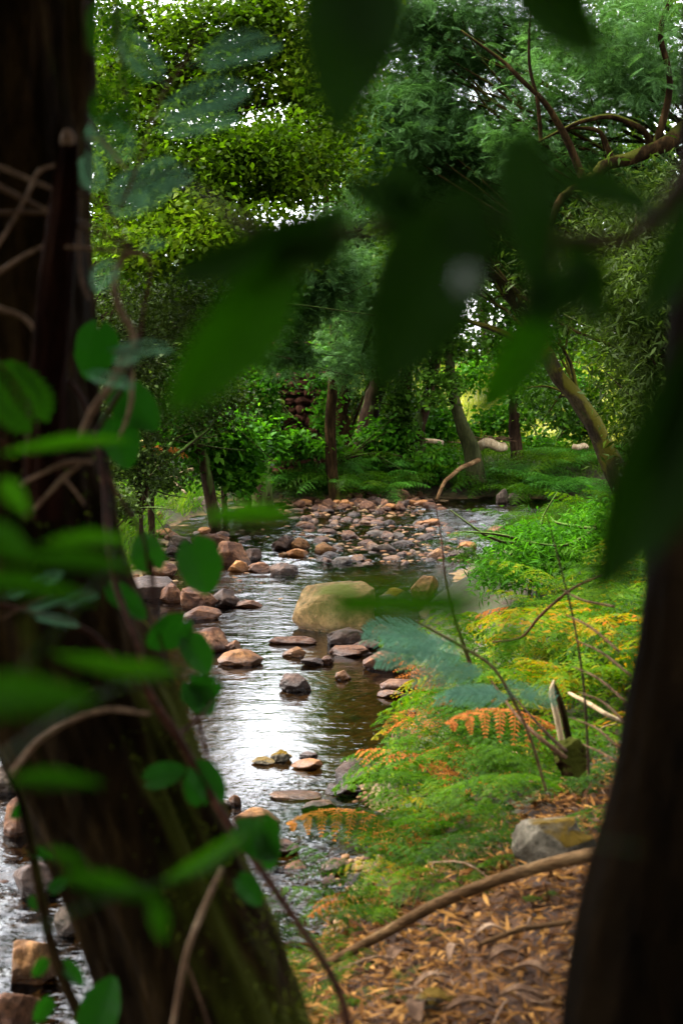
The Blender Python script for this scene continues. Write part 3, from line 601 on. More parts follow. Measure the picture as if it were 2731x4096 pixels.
for k_, (u_, mt_, lb_) in enumerate(((150, 'dark_leaf', 'round dark tree far behind the left bank shrubs'), (225, 'alder', 'lighter low tree far behind the left bank'), (300, 'dark_leaf', 'low dark tree far behind the stone wall'))):
    tree('broadleaf_tree', lb_, 'tree', 'low trees far behind the left bank', TR([(u_, None, 45), (u_, 380, 45), (u_ + 6, 320, 45)]), [.25, .2, .1], [(u_, 325, 45, 48, 40, 2, 110, .6, 70), (u_, 390, 44, 50, 40, 2, 90, .6, 60)], LEAF4, .17, mt_, 'bark_dark', 60 + k_, 8)
tree('hazel_shrub', 'grey-green small leaved shrub thicket on the left bank', 'shrub', 'shrubs on the left bank',
     TR([(150, None, 19), (150, 400, 19), (160, 330, 19)]), [.05, .04, .02],
     [(150, 330, 18.5, 85, 65, .9, 110, .22, 95), (120, 400, 18, 60, 45, .9, 60, .22, 90), (200, 395, 20, 45, 35, .8, 50, .22, 80)],
     LEAF4, .075, 'willow', 'bark_brown', 13, 12)
tree('hazel_shrub', 'bright green leafy shrub above the left end of the gravel bar', 'shrub', 'shrubs on the left bank',
     TR([(225, None, 22.5), (222, 460, 22.5), (215, 420, 22.5)]), [.05, .04, .02],
     [(215, 440, 22, 48, 40, .7, 70, .16, 60), (240, 470, 22, 26, 24, .5, 30, .14, 50), (170, 430, 21, 35, 35, .7, 40, .16, 55)],
     LEAF6, .115, 'bright', 'bark_brown', 14, 12, up=.7)
tree('leaning_tree', 'thin brown trunk leaning right over the left bank', 'tree', FB,
     TR([(216, None, 21.5), (205, 465, 21.4), (190, 435, 21.2), (170, 395, 21), (140, 330, 20.6)]), [.10, .085, .075, .06, .03],
     [(140, 300, 20.5, 50, 40, .8, 40, .22, 70)], LEAF4, .08, 'bright', 'bark_brown', 15, 6)
tree('mimosa_tree', 'blue-green feathery tree over the stone wall in the centre', 'tree', FB,
     TR([(335, None, 26), (330, 420, 26), (335, 330, 25.8), (325, 230, 25.5), (330, 120, 25.5)]), [.11, .10, .08, .06, .04],
     [(365, 290, 24, 34, 40, 1.0, 60, .22, 40), (365, 240, 24.5, 40, 50, 1.2, 70, .25, 42), (350, 350, 25, 26, 36, .8, 30, .2, 34)],
     FROND, .19, 'mimosa', 'bark_dark', 16, 16, pitch=-.35, ps=.4, up=.7)
tree('mimosa_tree', 'large feathery blue-green tree reaching in from the upper right with an arching bough', 'tree', 'feathery trees on the right bank',
     [P(735, 560, 15), P(730, 400, 15), P(720, 250, 15), P(715, 100, 15), P(700, -40, 15)], [.22, .19, .16, .13, .08],
     [(410, 130, 16.5, 62, 55, .9, 120, .18, 60), (470, 60, 17, 80, 50, 1.2, 90, .22, 50), (440, 190, 17, 60, 35, .9, 60, .2, 46), (540, 150, 16, 70, 45, 1.2, 60, .2, 40), (620, 60, 15, 90, 60, 1.4, 100, .22, 44), (430, 15, 16.5, 70, 25, 1, 60, .2, 44), (600, -30, 16, 100, 40, 1.5, 36, .25, 40), (620, 190, 15.5, 60, 40, 1, 30, .2, 34)],
     FROND, .17, 'mimosa', 'bark_dark', 17, 34, pitch=-.35, ps=.4, up=.7, lr=.03,
     extra=[([P(722, 100, 14.8), P(682, 131, 14), P(640, 155, 13.8), P(600, 170, 13.6), P(560, 205, 13.6), P(545, 245, 13.8)], [.10, .085, .075, .06, .04, .015]),
            ([P(652, 148, 13.9), P(640, 128, 13.8), P(615, 119, 13.7), P(585, 118, 13.6), P(560, 128, 13.6), P(538, 142, 13.6)], [.035, .032, .028, .024, .018, .008]),
            ([P(612, 160, 13.7), P(600, 135, 13.6), P(585, 127, 13.6), P(560, 128, 13.6)], [.03, .024, .02, .012]),
            ([P(582, 178, 13.6), P(560, 130, 13.5), P(540, 100, 13.4), P(500, 60, 13.4), P(460, 30, 13.4)], [.04, .034, .026, .018, .008]),
            ([P(540, 140, 13.5), P(536, 100, 13.4), P(528, 60, 13.4), P(530, 10, 13.4)], [.02, .018, .014, .008]),
            ([P(655, 145, 13.9), P(668, 90, 13.8), P(660, 40, 13.8), P(672, -10, 13.8)], [.04, .032, .028, .018])])
tree('willow_tree', 'grey-green narrow leaved tree filling the right side above the bank', 'tree', 'trees on the right bank',
     TR([(690, None, 13), (680, 450, 13), (672, 350, 13), (674, 270, 13), (680, 200, 13)]), [.16, .14, .12, .09, .05],
     [(655, 290, 13, 45, 65, .9, 110, .20, 90), (655, 360, 13.6, 25, 55, .8, 60, .18, 85), (672, 420, 13, 30, 50, .8, 50, .2, 85), (580, 270, 14.5, 40, 50, .8, 50, .2, 80), (650, 210, 14, 60, 40, .9, 50, .22, 75)],
     LANCE, .105, 'willow', 'bark_brown', 18, 26, pitch=-.4, lr=.02)
tree('leaning_tree', 'mossy thick trunk leaning left across the right end of the stream', 'tree', FB,
     [P(640, 520, 19), P(604, 445, 19), P(578, 402, 19), P(557, 372, 19), P(535, 335, 19), P(510, 290, 18.8), P(478, 245, 18.5), P(450, 180, 18.5)], [.20, .13, .105, .10, .09, .08, .07, .05],
     [(480, 215, 18.5, 60, 45, 1.0, 90, .24, 75), (530, 250, 19, 60, 45, 1, 90, .24, 75), (430, 250, 19, 50, 45, 1, 60, .24, 75), (560, 190, 18.5, 60, 50, 1, 90, .24, 75), (500, 150, 18.5, 70, 40, 1, 80, .24, 75), (580, 300, 19, 26, 30, .8, 30, .22, 65), (545, 330, 19.5, 35, 30, .6, 20, .22, 55), (545, 390, 20, 26, 28, .5, 16, .18, 50)],
     LEAF4, .08, 'dark_leaf', 'bark_mossy', 19, 18, sides=14,
     extra=[([P(560, 372, 19), P(500, 330, 19.2), P(470, 322, 19.4), P(440, 318, 19.5)], [.06, .045, .03, .012])])
tree('slender_tree', 'slim curved olive trunk in front of the bright meadow', 'tree', FB,
     [A_([P(476, 470, 27.5)[0], 27.5, .3]), P(470, 445, 27.5), P(457, 410, 27.5), P(449, 375, 27.5), P(447, 330, 27.5), P(452, 280, 27.5), P(445, 220, 27.5)], [.20, .15, .11, .095, .085, .07, .04],
     [(448, 320, 27, 14, 16, .4, 12, .22, 45), (440, 385, 27, 14, 26, .4, 12, .2, 45), (462, 350, 27.5, 14, 14, .4, 7, .2, 40), (440, 250, 27, 40, 40, .8, 50, .3, 70)],
     LEAF6, .12, 'dark_leaf', 'bark_olive', 20, 8, sides=12)
tree('slender_tree', 'grey upright trunk between the meadow gaps', 'tree', FB,
     TR([(518, None, 29), (514, 440, 29), (512, 400, 29), (508, 330, 29), (512, 250, 29)]), [.14, .12, .10, .08, .05],
     [(535, 380, 29, 28, 22, .6, 20, .26, 55), (500, 345, 29, 26, 20, .6, 16, .26, 55), (520, 300, 29, 60, 40, 1, 70, .35, 70), (555, 410, 29, 20, 20, .5, 12, .22, 50)],
     LEAF6, .12, 'dark_leaf', 'bark_brown', 21, 8)
tree('old_tree', 'thick brown tapering trunk behind the central ferns', 'tree', FB,
     TR([(366, None, 28.5), (368, 430, 28.5), (376, 395, 28.5), (380, 340, 28.3), (372, 250, 28), (360, 150, 28)]), [.30, .21, .17, .16, .13, .08],
     [(380, 325, 28, 55, 45, 1.0, 110, .30, 80), (390, 265, 29, 70, 40, 1.2, 70, .35, 80)],
     LEAF4, .10, 'dark_leaf', 'bark_brown', 22, 14, sides=14)
tree('old_tree', 'reddish trunk leaning right beside the dark ivy stems', 'tree', FB,
     TR([(416, None, 28.5), (419, 430, 28.5), (428, 390, 28.5), (436, 340, 28.3), (440, 260, 28.3)]), [.20, .14, .11, .10, .07],
     [(420, 330, 28, 22, 30, .8, 30, .28, 60), (440, 250, 28, 50, 40, 1, 50, .35, 70)], LEAF4, .10, 'dark_leaf', 'bark_brown', 23, 8)
tree('ivy_clad_tree', 'dark trunk wrapped in ivy left of the reddish leaning one', 'tree', FB,
     TR([(400, None, 28.2), (401, 430, 28.2), (404, 380, 28.2), (404, 280, 28.2)]), [.16, .14, .12, .08],
     [(398, 410, 28, 9, 40, .25, 40, .14, 60), (408, 340, 28, 30, 30, .6, 30, .25, 60)], LEAF6, .09, 'dark_leaf', 'bark_dark', 24, 6)
tree('ivy_clad_tree', 'dark ivy covered trunk touching the left end of the stone wall', 'tree', FB,
     TR([(262, None, 25.5), (261, 430, 25.5), (262, 370, 25.5), (258, 330, 25.5), (258, 310, 25.5)]), [.20, .16, .14, .12, .08],
     [(262, 425, 25.2, 10, 35, .2, 40, .12, 60), (262, 370, 25, 16, 25, .4, 24, .2, 60)], LEAF6, .09, 'bright', 'bark_brown', 25, 8)
tree('ivy_clad_tree', 'brown trunk leftmost of the pair by the stone wall', 'tree', FB,
     TR([(246, None, 25.8), (245, 430, 25.8), (242, 370, 25.8), (245, 340, 25.8), (246, 320, 25.8)]), [.20, .16, .14, .12, .08],
     [(240, 425, 25.4, 12, 30, .2, 24, .12, 50), (236, 375, 25.4, 20, 25, .4, 30, .2, 60)], LEAF6, .09, 'alder', 'bark_brown', 26, 8)
tree('shade_tree', 'dark trunk behind the right end of the stone wall', 'tree', FB,
     TR([(345, None, 30), (343, 430, 30), (340, 350, 30), (345, 200, 30)]), [.26, .2, .18, .10],
     [(340, 330, 31, 60, 70, 1, 110, .4, 80), (400, 400, 32, 45, 40, .8, 60, .35, 70), (345, 420, 31.5, 30, 30, .5, 30, .3, 60)], LEAF4, .11, 'dark_leaf', 'bark_dark', 27, 8)
# wall of trees behind
def bgtree(label, u, Y, blobs, mat, seed, T=LEAF4, size=.15):
    tree('broadleaf_tree', label, 'tree', BW, TR([(u, None, Y), (u + 4, 350, Y), (u - 6, 200, Y), (u, 60, Y)]), [.30, .26, .2, .08], blobs, T, size, mat, 'bark_dark', seed, 14, lr=.05)
bgtree('tall green tree behind the centre of the far bank', 370, 55, [(365, 190, 55, 50, 120, 3, 190, .9, 75), (370, 330, 55, 45, 60, 3, 70, .9, 75), (390, 40, 56, 60, 40, 3, 50, .9, 60)], 'alder', 42, size=.22)
bgtree('tall green tree behind the right willow', 640, 30, [(640, 250, 30, 75, 170, 2, 260, .5, 75), (660, 400, 30, 60, 50, 1.5, 60, .5, 70), (620, 40, 30, 80, 60, 1.5, 80, .5, 60)], 'alder', 44, size=.13)
bgtree('dark tree behind the left shrubs', 110, 30, [(110, 300, 30, 90, 110, 2, 210, .5, 75), (60, 120, 30, 60, 120, 2, 100, .5, 60), (180, 380, 29, 80, 60, 1.5, 110, .5, 70)], 'dark_leaf', 45, size=.13)
bgtree('pale green tree on the far side of the meadow', 480, 80, [(440, 352, 82, 30, 16, 3, 30, .7, 60), (505, 355, 85, 24, 14, 3, 24, .7, 60)], 'alder', 46, size=.35)
bgtree('round dark tree far across the meadow', 590, 90, [(580, 350, 90, 40, 18, 3, 50, .8, 60)], 'dark_leaf', 47, size=.4)
bgtree('distant hedge tree at the meadow end', 380, 90, [(370, 340, 90, 60, 40, 3, 90, 1.2, 60), (250, 340, 90, 80, 45, 3, 110, 1.2, 60)], 'dark_leaf', 48, size=.4)
tree('ivy_plant', 'ivy and brambles hanging over the reddish stone wall', 'ivy', 'climbers on the far bank', TR([(318, None, 26.9), (318, 420, 26.9), (312, 380, 26.9)]), [.03, .03, .02],
     [(300, 352, 26.8, 34, 7, .3, 18, .12, 50), (324, 400, 26.6, 8, 34, .3, 14, .12, 50), (268, 410, 26.7, 8, 34, .3, 12, .10, 50), (296, 446, 26.4, 40, 14, .4, 24, .12, 50)], LEAF6, .10, 'bright', 'bark_brown', 53, 6)
tree('hazel_shrub', 'low mixed bush in the grass of the left bank', 'shrub', 'shrubs on the left bank', TR([(140, None, 18), (140, 470, 18), (138, 450, 18)]), [.03, .025, .01],
     [(130, 462, 17.5, 40, 26, .5, 50, .12, 60), (165, 480, 18.5, 22, 14, .4, 20, .10, 50), (110, 500, 16.5, 25, 20, .4, 24, .10, 50)], LEAF4, .06, 'willow', 'bark_brown', 57, 8)
tree('far_bank_shrub', 'dark green bush between the trunks of the far bank', 'shrub', 'bushes on the far bank', TR([(330, None, 27.5), (330, 450, 27.5), (335, 430, 27.5)]), [.03, .025, .01],
     [(310, 445, 27.6, 34, 16, .5, 40, .16, 55), (385, 440, 28, 26, 20, .6, 36, .18, 55), (440, 462, 27.8, 26, 14, .5, 30, .15, 50)], LEAF6, .10, 'bright', 'bark_brown', 58, 8)
tree('bank_shrub', 'dense dark green narrow leaved bush rising over the ferns of the right bank', 'shrub', 'shrubs on the right bank', [A_([P(560, 560, 10.5)[0], 10.5, .6]), P(560, 560, 10.5), P(552, 530, 10.5)], [.03, .025, .01],
     [(540, 548, 10.3, 46, 22, .5, 60, .10, 60), (590, 540, 10.5, 30, 34, .5, 50, .10, 60), (505, 575, 10, 34, 14, .4, 26, .09, 50)], LANCE, .065, 'bright', 'bark_brown', 59, 8)
# low bushes on the far bank, right of centre
tree('meadow_bush', 'leafy bush at the meadow edge left of the pale log', 'shrub', 'bushes at the meadow edge', TR([(440, None, 31), (440, 430, 31), (440, 420, 31)]), [.04, .03, .02],
     [(437, 425, 31, 24, 24, .7, 36, .25, 60), (490, 425, 31.5, 22, 14, .6, 18, .22, 60)], LEAF6, .13, 'bright', 'bark_brown', 51, 6)
tree('meadow_bush', 'yellow-green bush in front of the sunlit meadow', 'shrub', 'bushes at the meadow edge', TR([(545, None, 30), (545, 450, 30), (545, 440, 30)]), [.04, .03, .02],
     [(540, 452, 30, 28, 14, .6, 24, .22, 60), (560, 385, 32, 24, 18, .6, 34, .2, 55), (585, 405, 31, 20, 26, .6, 36, .2, 55), (470, 372, 32, 16, 18, .5, 18, .2, 45), (520, 410, 31, 18, 20, .6, 20, .22, 50), (575, 430, 31, 16, 18, .5, 14, .25, 50)], LEAF6, .12, 'bright', 'bark_brown', 52, 6)

# canopies of the two near trees and of the trees behind the camera (out of view, put in to shade the foreground)
def W3(buf, rng, c, e, m, rc, nl, size):
    cc = A_(c) + unit(rng.normal(0, 1, (m, 3))) * (rng.random((m, 1)) ** .4) * A_(e)
    pos = (cc[:, None] + rng.normal(0, 1, (m, nl, 3)) * rc * A_([1, 1, .5])).reshape(-1, 3); a_, b_, n_ = frames(rng, len(pos), -.3, .5, .6)
    inst(buf, LEAF4, pos, a_, b_, n_, size * rng.uniform(.7, 1.3, len(pos)))
    return cc

# left near trunk
def bark_disp(seed, amp=.17, fis=11):
    def f(th, s):
        q = np.column_stack([np.cos(th).ravel() * fis * .5, np.sin(th).ravel() * fis * .5, s.ravel() * 3.2])
        a = vnoise(q, seed); r_ = 1 - np.abs(a) * 2; k = np.column_stack([np.cos(th).ravel() * 1.2, np.sin(th).ravel() * 1.2, s.ravel() * 1.5])
        q2 = q * A_([3.2, 3.2, 3.5]); return (1 + amp * .5 * r_ + amp * .8 * vnoise(k, seed + 1) + amp * .25 * vnoise(q2, seed + 2)).reshape(th.shape)
    return f
TL = empty('leaning_trunk_tree', P(230, 1150, 2.45), 'dark mossy trunk leaning across the lower left foreground', 'tree', 'near tree trunks')
tb = Buf(); tube(tb, [P(262, 1230, 2.35), P(232, 1080, 2.4), P(165, 900, 2.45), P(98, 740, 2.5), P(45, 590, 2.55), P(22, 430, 2.6), P(10, 250, 2.65), P(4, 0, 2.7), P(-6, -300, 2.8), P(-10, -900, 3.0)],
     [px(115, 2.4), px(100, 2.4), px(95, 2.45), px(92, 2.5), px(84, 2.55), px(76, 2.6), px(76, 2.65), px(82, 2.7), px(80, 2.8), px(60, 3)], 420, 110, disp=bark_disp(5))
tb.build('trunk', M['bark_dark'], TL, smooth=True)
rg = RNG(31); cb = Buf()
for c_, e_, m_ in (((-2.2, 3.6, 6.2), (2.6, 2.0, 1.3), 120), ((-.5, 1.2, 5.2), (2.6, 2.2, 1.2), 130), ((-3.5, .5, 4.2), (1.8, 2.4, 1.8), 110)): W3(cb, rg, c_, e_, int(m_ * 1.5), .3, 80, .15)
cb.build('crown', M['dark_leaf'], TL)
# moss and small ivy leaves growing on the right flank of the left trunk
mb = Buf(); n_ = 2600; tt = rg.random(n_); ctr = spline(A_([P(262, 1150, 2.35), P(232, 1060, 2.4), P(165, 900, 2.45), P(98, 740, 2.5), P(45, 590, 2.55), P(22, 430, 2.6)]), 200)
rr_ = np.interp(tt, [0, 1], [px(104, 2.4), px(80, 2.55)]); ci = ctr[(tt * 199).astype(int)]; an = rg.uniform(-1.5, .25, n_)
pos = ci + np.column_stack([np.cos(an) * rr_, np.sin(an) * rr_, rg.normal(0, .02, n_)]); a_, b_, nn_ = frames(rg, n_, -.6, .5, .3); inst(mb, LANCE, pos, a_, b_, nn_, rg.uniform(.012, .03, n_))
M['moss'] = leaf_mat('moss_tuft', [(.02, .03, .004), (.06, .07, .008), (.12, .12, .014)], .25, .8)
mb.build('moss', M['moss'], TL)
# right near trunk
TRt = empty('near_tree', P(640, 1200, 1.5), 'blurred dark brown trunk along the right picture edge', 'tree', 'near tree trunks')
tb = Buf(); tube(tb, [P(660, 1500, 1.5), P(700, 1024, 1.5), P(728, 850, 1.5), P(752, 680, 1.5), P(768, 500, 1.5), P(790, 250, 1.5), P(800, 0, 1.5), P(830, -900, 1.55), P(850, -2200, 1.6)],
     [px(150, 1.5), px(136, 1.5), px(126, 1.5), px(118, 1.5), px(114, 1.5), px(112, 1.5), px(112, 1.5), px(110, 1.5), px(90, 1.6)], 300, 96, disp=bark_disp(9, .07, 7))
tb.build('trunk', M['bark_shaded'], TRt, smooth=True); cb = Buf()
for c_, e_, m_ in (((2.4, 2.8, 5.6), (2.2, 2.2, 1.2), 120), ((1.5, -.5, 4.6), (2.4, 2.0, 1.2), 120), ((3.4, 1.0, 3.8), (1.3, 2.2, 2.0), 100)): W3(cb, rg, c_, e_, int(m_ * 1.5), .3, 80, .15)
cb.build('crown', M['dark_leaf'], TRt)
# unseen trees added behind the camera to keep the foreground dark
for k, (x, y) in enumerate(((-3.5, -5), (0.5, -6), (4.5, -4.5))):
    e = empty('broadleaf_tree', (x, y, .6), ('unseen tree added behind the viewer to the left to block light', 'unseen tree added straight behind the viewer to block light', 'unseen tree added behind the viewer to the right to block light')[k], 'tree', 'unseen shading trees behind the viewer')
    tb = Buf(); tube(tb, [(x, y, .4), (x + .1, y, 3), (x, y + .2, 7)], [.2, .16, .08], 14, 10, wob=.3); tb.build('trunk', M['bark_dark'], e, smooth=True)
    cb = Buf(); W3(cb, rg, (x, y, 5), (2.6, 1.8, 3.2), 120, .45, 60, .2); W3(cb, rg, (x, y + .3, 1.8), (2.4, 1.2, 1.5), 60, .4, 60, .2); cb.build('crown', M['dark_leaf'], e)

def GT(u, v, up=0.0):                                        # where the pixel ray meets the ground
    r = ray(u, v); t = np.linspace(2.5, 9, 400); q = A_([0, 0, 2.0]) + r * t[:, None]; hit = np.argmax(HT(q[:, 0], q[:, 1]) + up > q[:, 2]); return q[hit]
# ------------------------------------------------------------------ stone wall, logs, sticks
e = empty('stone_wall', P(296, 440, 27.2), 'ruined reddish rubble wall half hidden by leaves on the far bank', 'wall'); bb = Buf(); rw = RNG(8)
x0, x1 = P(266, 400, 27.2)[0], P(326, 400, 27.2)[0]; z = .5; course = 0
while z < 2.85:
    x = x0 + rw.uniform(0, .1)
    while x < x1 - .1 and not (z > 2.3 and abs(x - (x0 + x1) / 2) > .5):
        w_ = rw.uniform(.14, .32); p, q = rock_mesh((w_ * 1.25, .36, rw.uniform(.14, .26)), int(rw.integers(9999)), 7, .9, 3, .85); bb.add(p + A_([x + w_ / 2, 27.2 + rw.normal(0, .02), z + .075]), q); x += w_
    z += rw.uniform(.10, .17); course += 1
bb.build('masonry', M['rubble'], e, smooth=True); bc = Buf(); bx0, bx1 = x0 + .1, x1 - .25
bc.add([[bx0, 27.25, 0], [bx1, 27.25, 0], [bx1, 27.75, 0], [bx0, 27.75, 0], [bx0, 27.25, 2.3], [bx1, 27.25, 2.3], [bx1, 27.75, 2.3], [bx0, 27.75, 2.3]], [[0, 1, 5, 4], [1, 2, 6, 5], [2, 3, 7, 6], [3, 0, 4, 7], [4, 5, 6, 7]]); bc.build('core', M['bark_brown'], e)
def stick(name, label, cat, pts, w, mat, group=None, n=24, sides=7, wob=.4):
    b_ = Buf(); tube(b_, pts, w, n, sides, wob=wob, seed=len(label)); o = b_.build(name, M[mat], smooth=True); return tag(o, label, cat, group)
LG = 'fallen wood on the far bank'
stick('fallen_log', 'pale barkless log lying right of the slim curved trunk', 'log', [P(470, 448, 28.6), P(488, 449, 28.4), P(505, 446, 28.4)], [.075, .10, .085], 'dead_wood', LG, sides=12)
stick('fallen_log', 'short pale log end left of the slim curved trunk', 'log', [P(424, 441, 29.5), P(442, 443, 29.5)], [.05, .055], 'dead_wood', LG, sides=10)
stick('fallen_log', 'white log end at the right of the sunlit grass', 'log', [P(572, 447, 28), P(586, 448, 28)], [.06, .05], 'dead_wood', LG, sides=10)
rw = RNG(3)
bb = Buf()
for _ in range(60):
    a = P(rw.uniform(470, 500), rw.uniform(438, 447), 28.8 + rw.random() * .3); bb_ = a + A_([rw.normal(0, .25), rw.normal(0, .1), rw.normal(0, .06)]); tube(bb, [a, (a + bb_) / 2 + rw.normal(0, .02, 3), bb_], [.010, .010, .006], 5, 4)
tag(bb.build('brushwood_pile', M['twig']), 'heap of thin brown brushwood on the pale log', 'brushwood')
stick('bare_root', 'bare curved branch arching from the slim trunk foot down to the water', 'branch', [P(478, 460, 27.2), P(466, 466, 26.8), P(452, 475, 26.6), P(442, 488, 26.4), P(436, 500, 26.3)], [.05, .045, .04, .035, .03], 'log', LG)
stick('driftwood_stick', 'pale driftwood stick on the grassy left bank', 'stick', [P(176, 478, 20.5), P(184, 474, 20.4), P(193, 469, 20.4)], [.022, .03, .026], 'dead_wood', 'driftwood on the left bank')
stick('driftwood_stick', 'thin forked pale stick below the driftwood one on the left bank', 'stick', [P(170, 475, 20.3), P(177, 485, 20.1), P(186, 494, 19.9)], [.016, .022, .014], 'dead_wood', 'driftwood on the left bank')
stick('driftwood_stick', 'blackened short stick in the left bank grass', 'stick', [P(163, 473, 20.4), P(172, 472, 20.3), P(176, 476, 20.3)], [.012, .02, .01], 'bark_dark', 'driftwood on the left bank')
# near bank
LN = 'fallen wood on the near bank'
stick('fallen_branch', 'long brown fallen branch slanting across the litter of the near bank', 'branch', [GT(322, 966, .05) * (1 - f_) + GT(625, 848, .10) * f_ + A_([0, 0, .05 * math.sin(f_ * 3.1)]) for f_ in (0, .2, .4, .6, .8, 1)], [.013, .016, .018, .018, .020, .020], 'log', LN, 60, 14, .12)
stick('fallen_branch', 'thin broken branch lying below the long fallen one', 'branch', [GT(u_, v_, .05) for u_, v_ in ((478, 945), (520, 930), (570, 922))], [.006, .009, .008], 'log', LN, 20, 8)
stick('snag', 'broken pale dead stem standing among the golden ferns', 'dead stem', [P(563, 752, 5.0), P(558, 722, 5.0), P(553, 700, 5.0), P(551, 690, 5.0), P(553, 680, 5.0)], [.011, .011, .010, .009, .003], 'dead_wood', LN, 20, 8)
stick('snag', 'dark dead stem right behind the broken pale one', 'dead stem', [P(570, 752, 5.02), P(563, 715, 5.02), P(555, 690, 5.02), P(553, 683, 5.02)], [.013, .012, .009, .004], 'bark_dark', LN, 20, 8)
stick('dead_branch', 'pale thin dead branch leaning right of the snag', 'branch', [P(568, 693, 5.2), P(585, 703, 5.1), P(605, 714, 5), P(622, 722, 5)], [.006, .008, .008, .006], 'dead_wood', LN, 20, 7)
stick('dead_branch', 'bare grey branch rising left from the dark stump', 'branch', [P(490, 680, 4.9), P(515, 712, 4.8), P(540, 738, 4.7), P(565, 758, 4.7)], [.003, .005, .007, .008], 'twig', LN, 20, 7)
stick('dead_branch', 'bare branch lower left of the dark stump', 'branch', [P(508, 690, 4.9), P(530, 715, 4.8), P(548, 735, 4.75), P(566, 752, 4.7)], [.003, .004, .006, .007], 'twig_dark', LN, 20, 7)
bb = Buf(); p, q = rock_mesh((.13, .12, .13), 44, 22, 1.5, 4); bb.add(p + P(572, 757, 4.75), q); tag(bb.build('stump', M['bark_dark'], smooth=True), 'knobbly dark rotten stump where dead branches meet', 'stump', LN)
stick('plant_stalk', 'long thin dark stalk bowing over the golden ferns', 'stalk', [P(588, 775, 4.6), P(586, 735, 4.6), P(582, 680, 4.6), P(572, 620, 4.6), P(560, 570, 4.6), P(550, 530, 4.6), P(545, 512, 4.6)], [.0045, .0045, .004, .0035, .003, .002, .0015], 'twig_dark', 'bare stalks')
stick('plant_stalk', 'reddish bare stalk rising in front of the water right of the boulder', 'stalk', [P(470, 665, 5.5), P(462, 640, 5.5), P(453, 615, 5.5), P(444, 580, 5.5), P(440, 540, 5.5), P(435, 505, 5.5)], [.009, .008, .006, .004, .003, .002], 'vine_red', 'bare stalks')
stick('plant_stalk', 'rusty orange frond stalk lying across the ferns', 'stalk', [P(492, 642, 5.6), P(520, 638, 5.5), P(540, 615, 5.4), P(570, 590, 5.3), P(600, 575, 5.2)], [.004, .005, .006, .005, .003], 'vine_red', 'bare stalks')
for k in range(7):
    u = 585 + 4 * k + rw.normal(0, 6); v = 600 + 26 * k
    stick('plant_stalk', 'brown twiggy stalk in the ferns beside the right trunk', 'stalk', [P(u - 25, v - 12, 4.6), P(u, v, 4.5), P(u + 30, v + rw.uniform(5, 30), 4.4)], [.002, .004, .004], 'twig', 'twiggy stalks by the right trunk', 12, 5)

# ------------------------------------------------------------------ litter
lt = Buf(); rl = RNG(77); n_ = 46000
xs = rl.uniform(-1.2, 2.6, n_); ys = 2.6 + 4.2 * rl.random(n_); zs = HT(xs, ys); k = (zs > .06) & ((ys < 4.9 + .5 * xs) | (rl.random(n_) < .2)); xs, ys, zs = xs[k], ys[k], zs[k]
pos = np.column_stack([xs, ys, zs + rl.uniform(0, .03, len(xs))]); a_, b_, nn_ = frames(rl, len(xs), .1, .25, .75)
h = len(xs) // 6; inst(lt, LEAF6, pos[:h], a_[:h], b_[:h], nn_[:h] * 2.5, rl.uniform(.02, .045, h)); inst(lt, LANCE, pos[h:], a_[h:], b_[h:], nn_[h:], np.column_stack([rl.uniform(.02, .10, len(xs) - h), rl.uniform(.02, .07, len(xs) - h), rl.uniform(.02, .10, len(xs) - h)]))
tag(lt.build('leaf_litter', M['litter']), 'orange brown dead leaves and bark shreds covering the near bank', 'leaf litter', kind='stuff')
tw = Buf()
for _ in range(230):
    x, y = rl.uniform(-.8, 2.0), rl.uniform(3.0, 6.0); z = hz(x, y)
    if z < .1: continue
    a = rl.uniform(0, 6.28); l = rl.uniform(.06, .25); d = A_([math.cos(a), math.sin(a), rl.normal(.05, .12)]) * l; s_ = A_([x, y, z + .025]); tube(tw, [s_, s_ + d * .5 + rl.normal(0, .02, 3), s_ + d], [.002, .003, .0015], 7, 4)
tag(tw.build('twig_litter', M['vine_tan']), 'loose thin twigs strewn over the near bank litter', 'twigs', kind='stuff')
for k, (u, v, L_, az) in enumerate(((432, 985, .13, .5), (470, 1012, .14, .1), (505, 960, .10, .3), (455, 955, .11, 1.2), (520, 1000, .12, -.1), (420, 1015, .12, 1.4), (490, 935, .09, .2), (530, 975, .1, -.4), (400, 960, .11, .9))):
    c = GT(u, v, .035); t = np.linspace(0, 1, 12); bs = Buf()
    wd = .012 + .006 * (k % 3); cx, sx_ = math.cos(az), math.sin(az); V = []
    for ti in t:
        for s_ in (-1, -.5, .5, 1):
            w_ = wd * math.sin(math.pi * (.08 + .84 * ti)) ** .6; la = (ti - .5) * L_; y_ = s_ * w_ + .12 * L_ * math.sin(ti * 3)
            V.append([c[0] + cx * la - sx_ * y_, c[1] + sx_ * la + cx * y_, c[2] + .02 * math.sin(ti * 3.1) + .5 * wd * s_ * s_])
    Q = [[r * 4 + j, r * 4 + j + 1, r * 4 + j + 5, r * 4 + j + 4] for r in range(11) for j in range(3)]
    bs.add(V, Q); o = bs.build('bark_strip', M['vine_tan' if k % 3 == 0 else 'twig'], smooth=True); sm = o.modifiers.new('thickness', 'SOLIDIFY'); sm.thickness = .003
    tag(o, 'curled pale bark strip lying in the near bank litter', 'bark strip', 'curled bark strips')

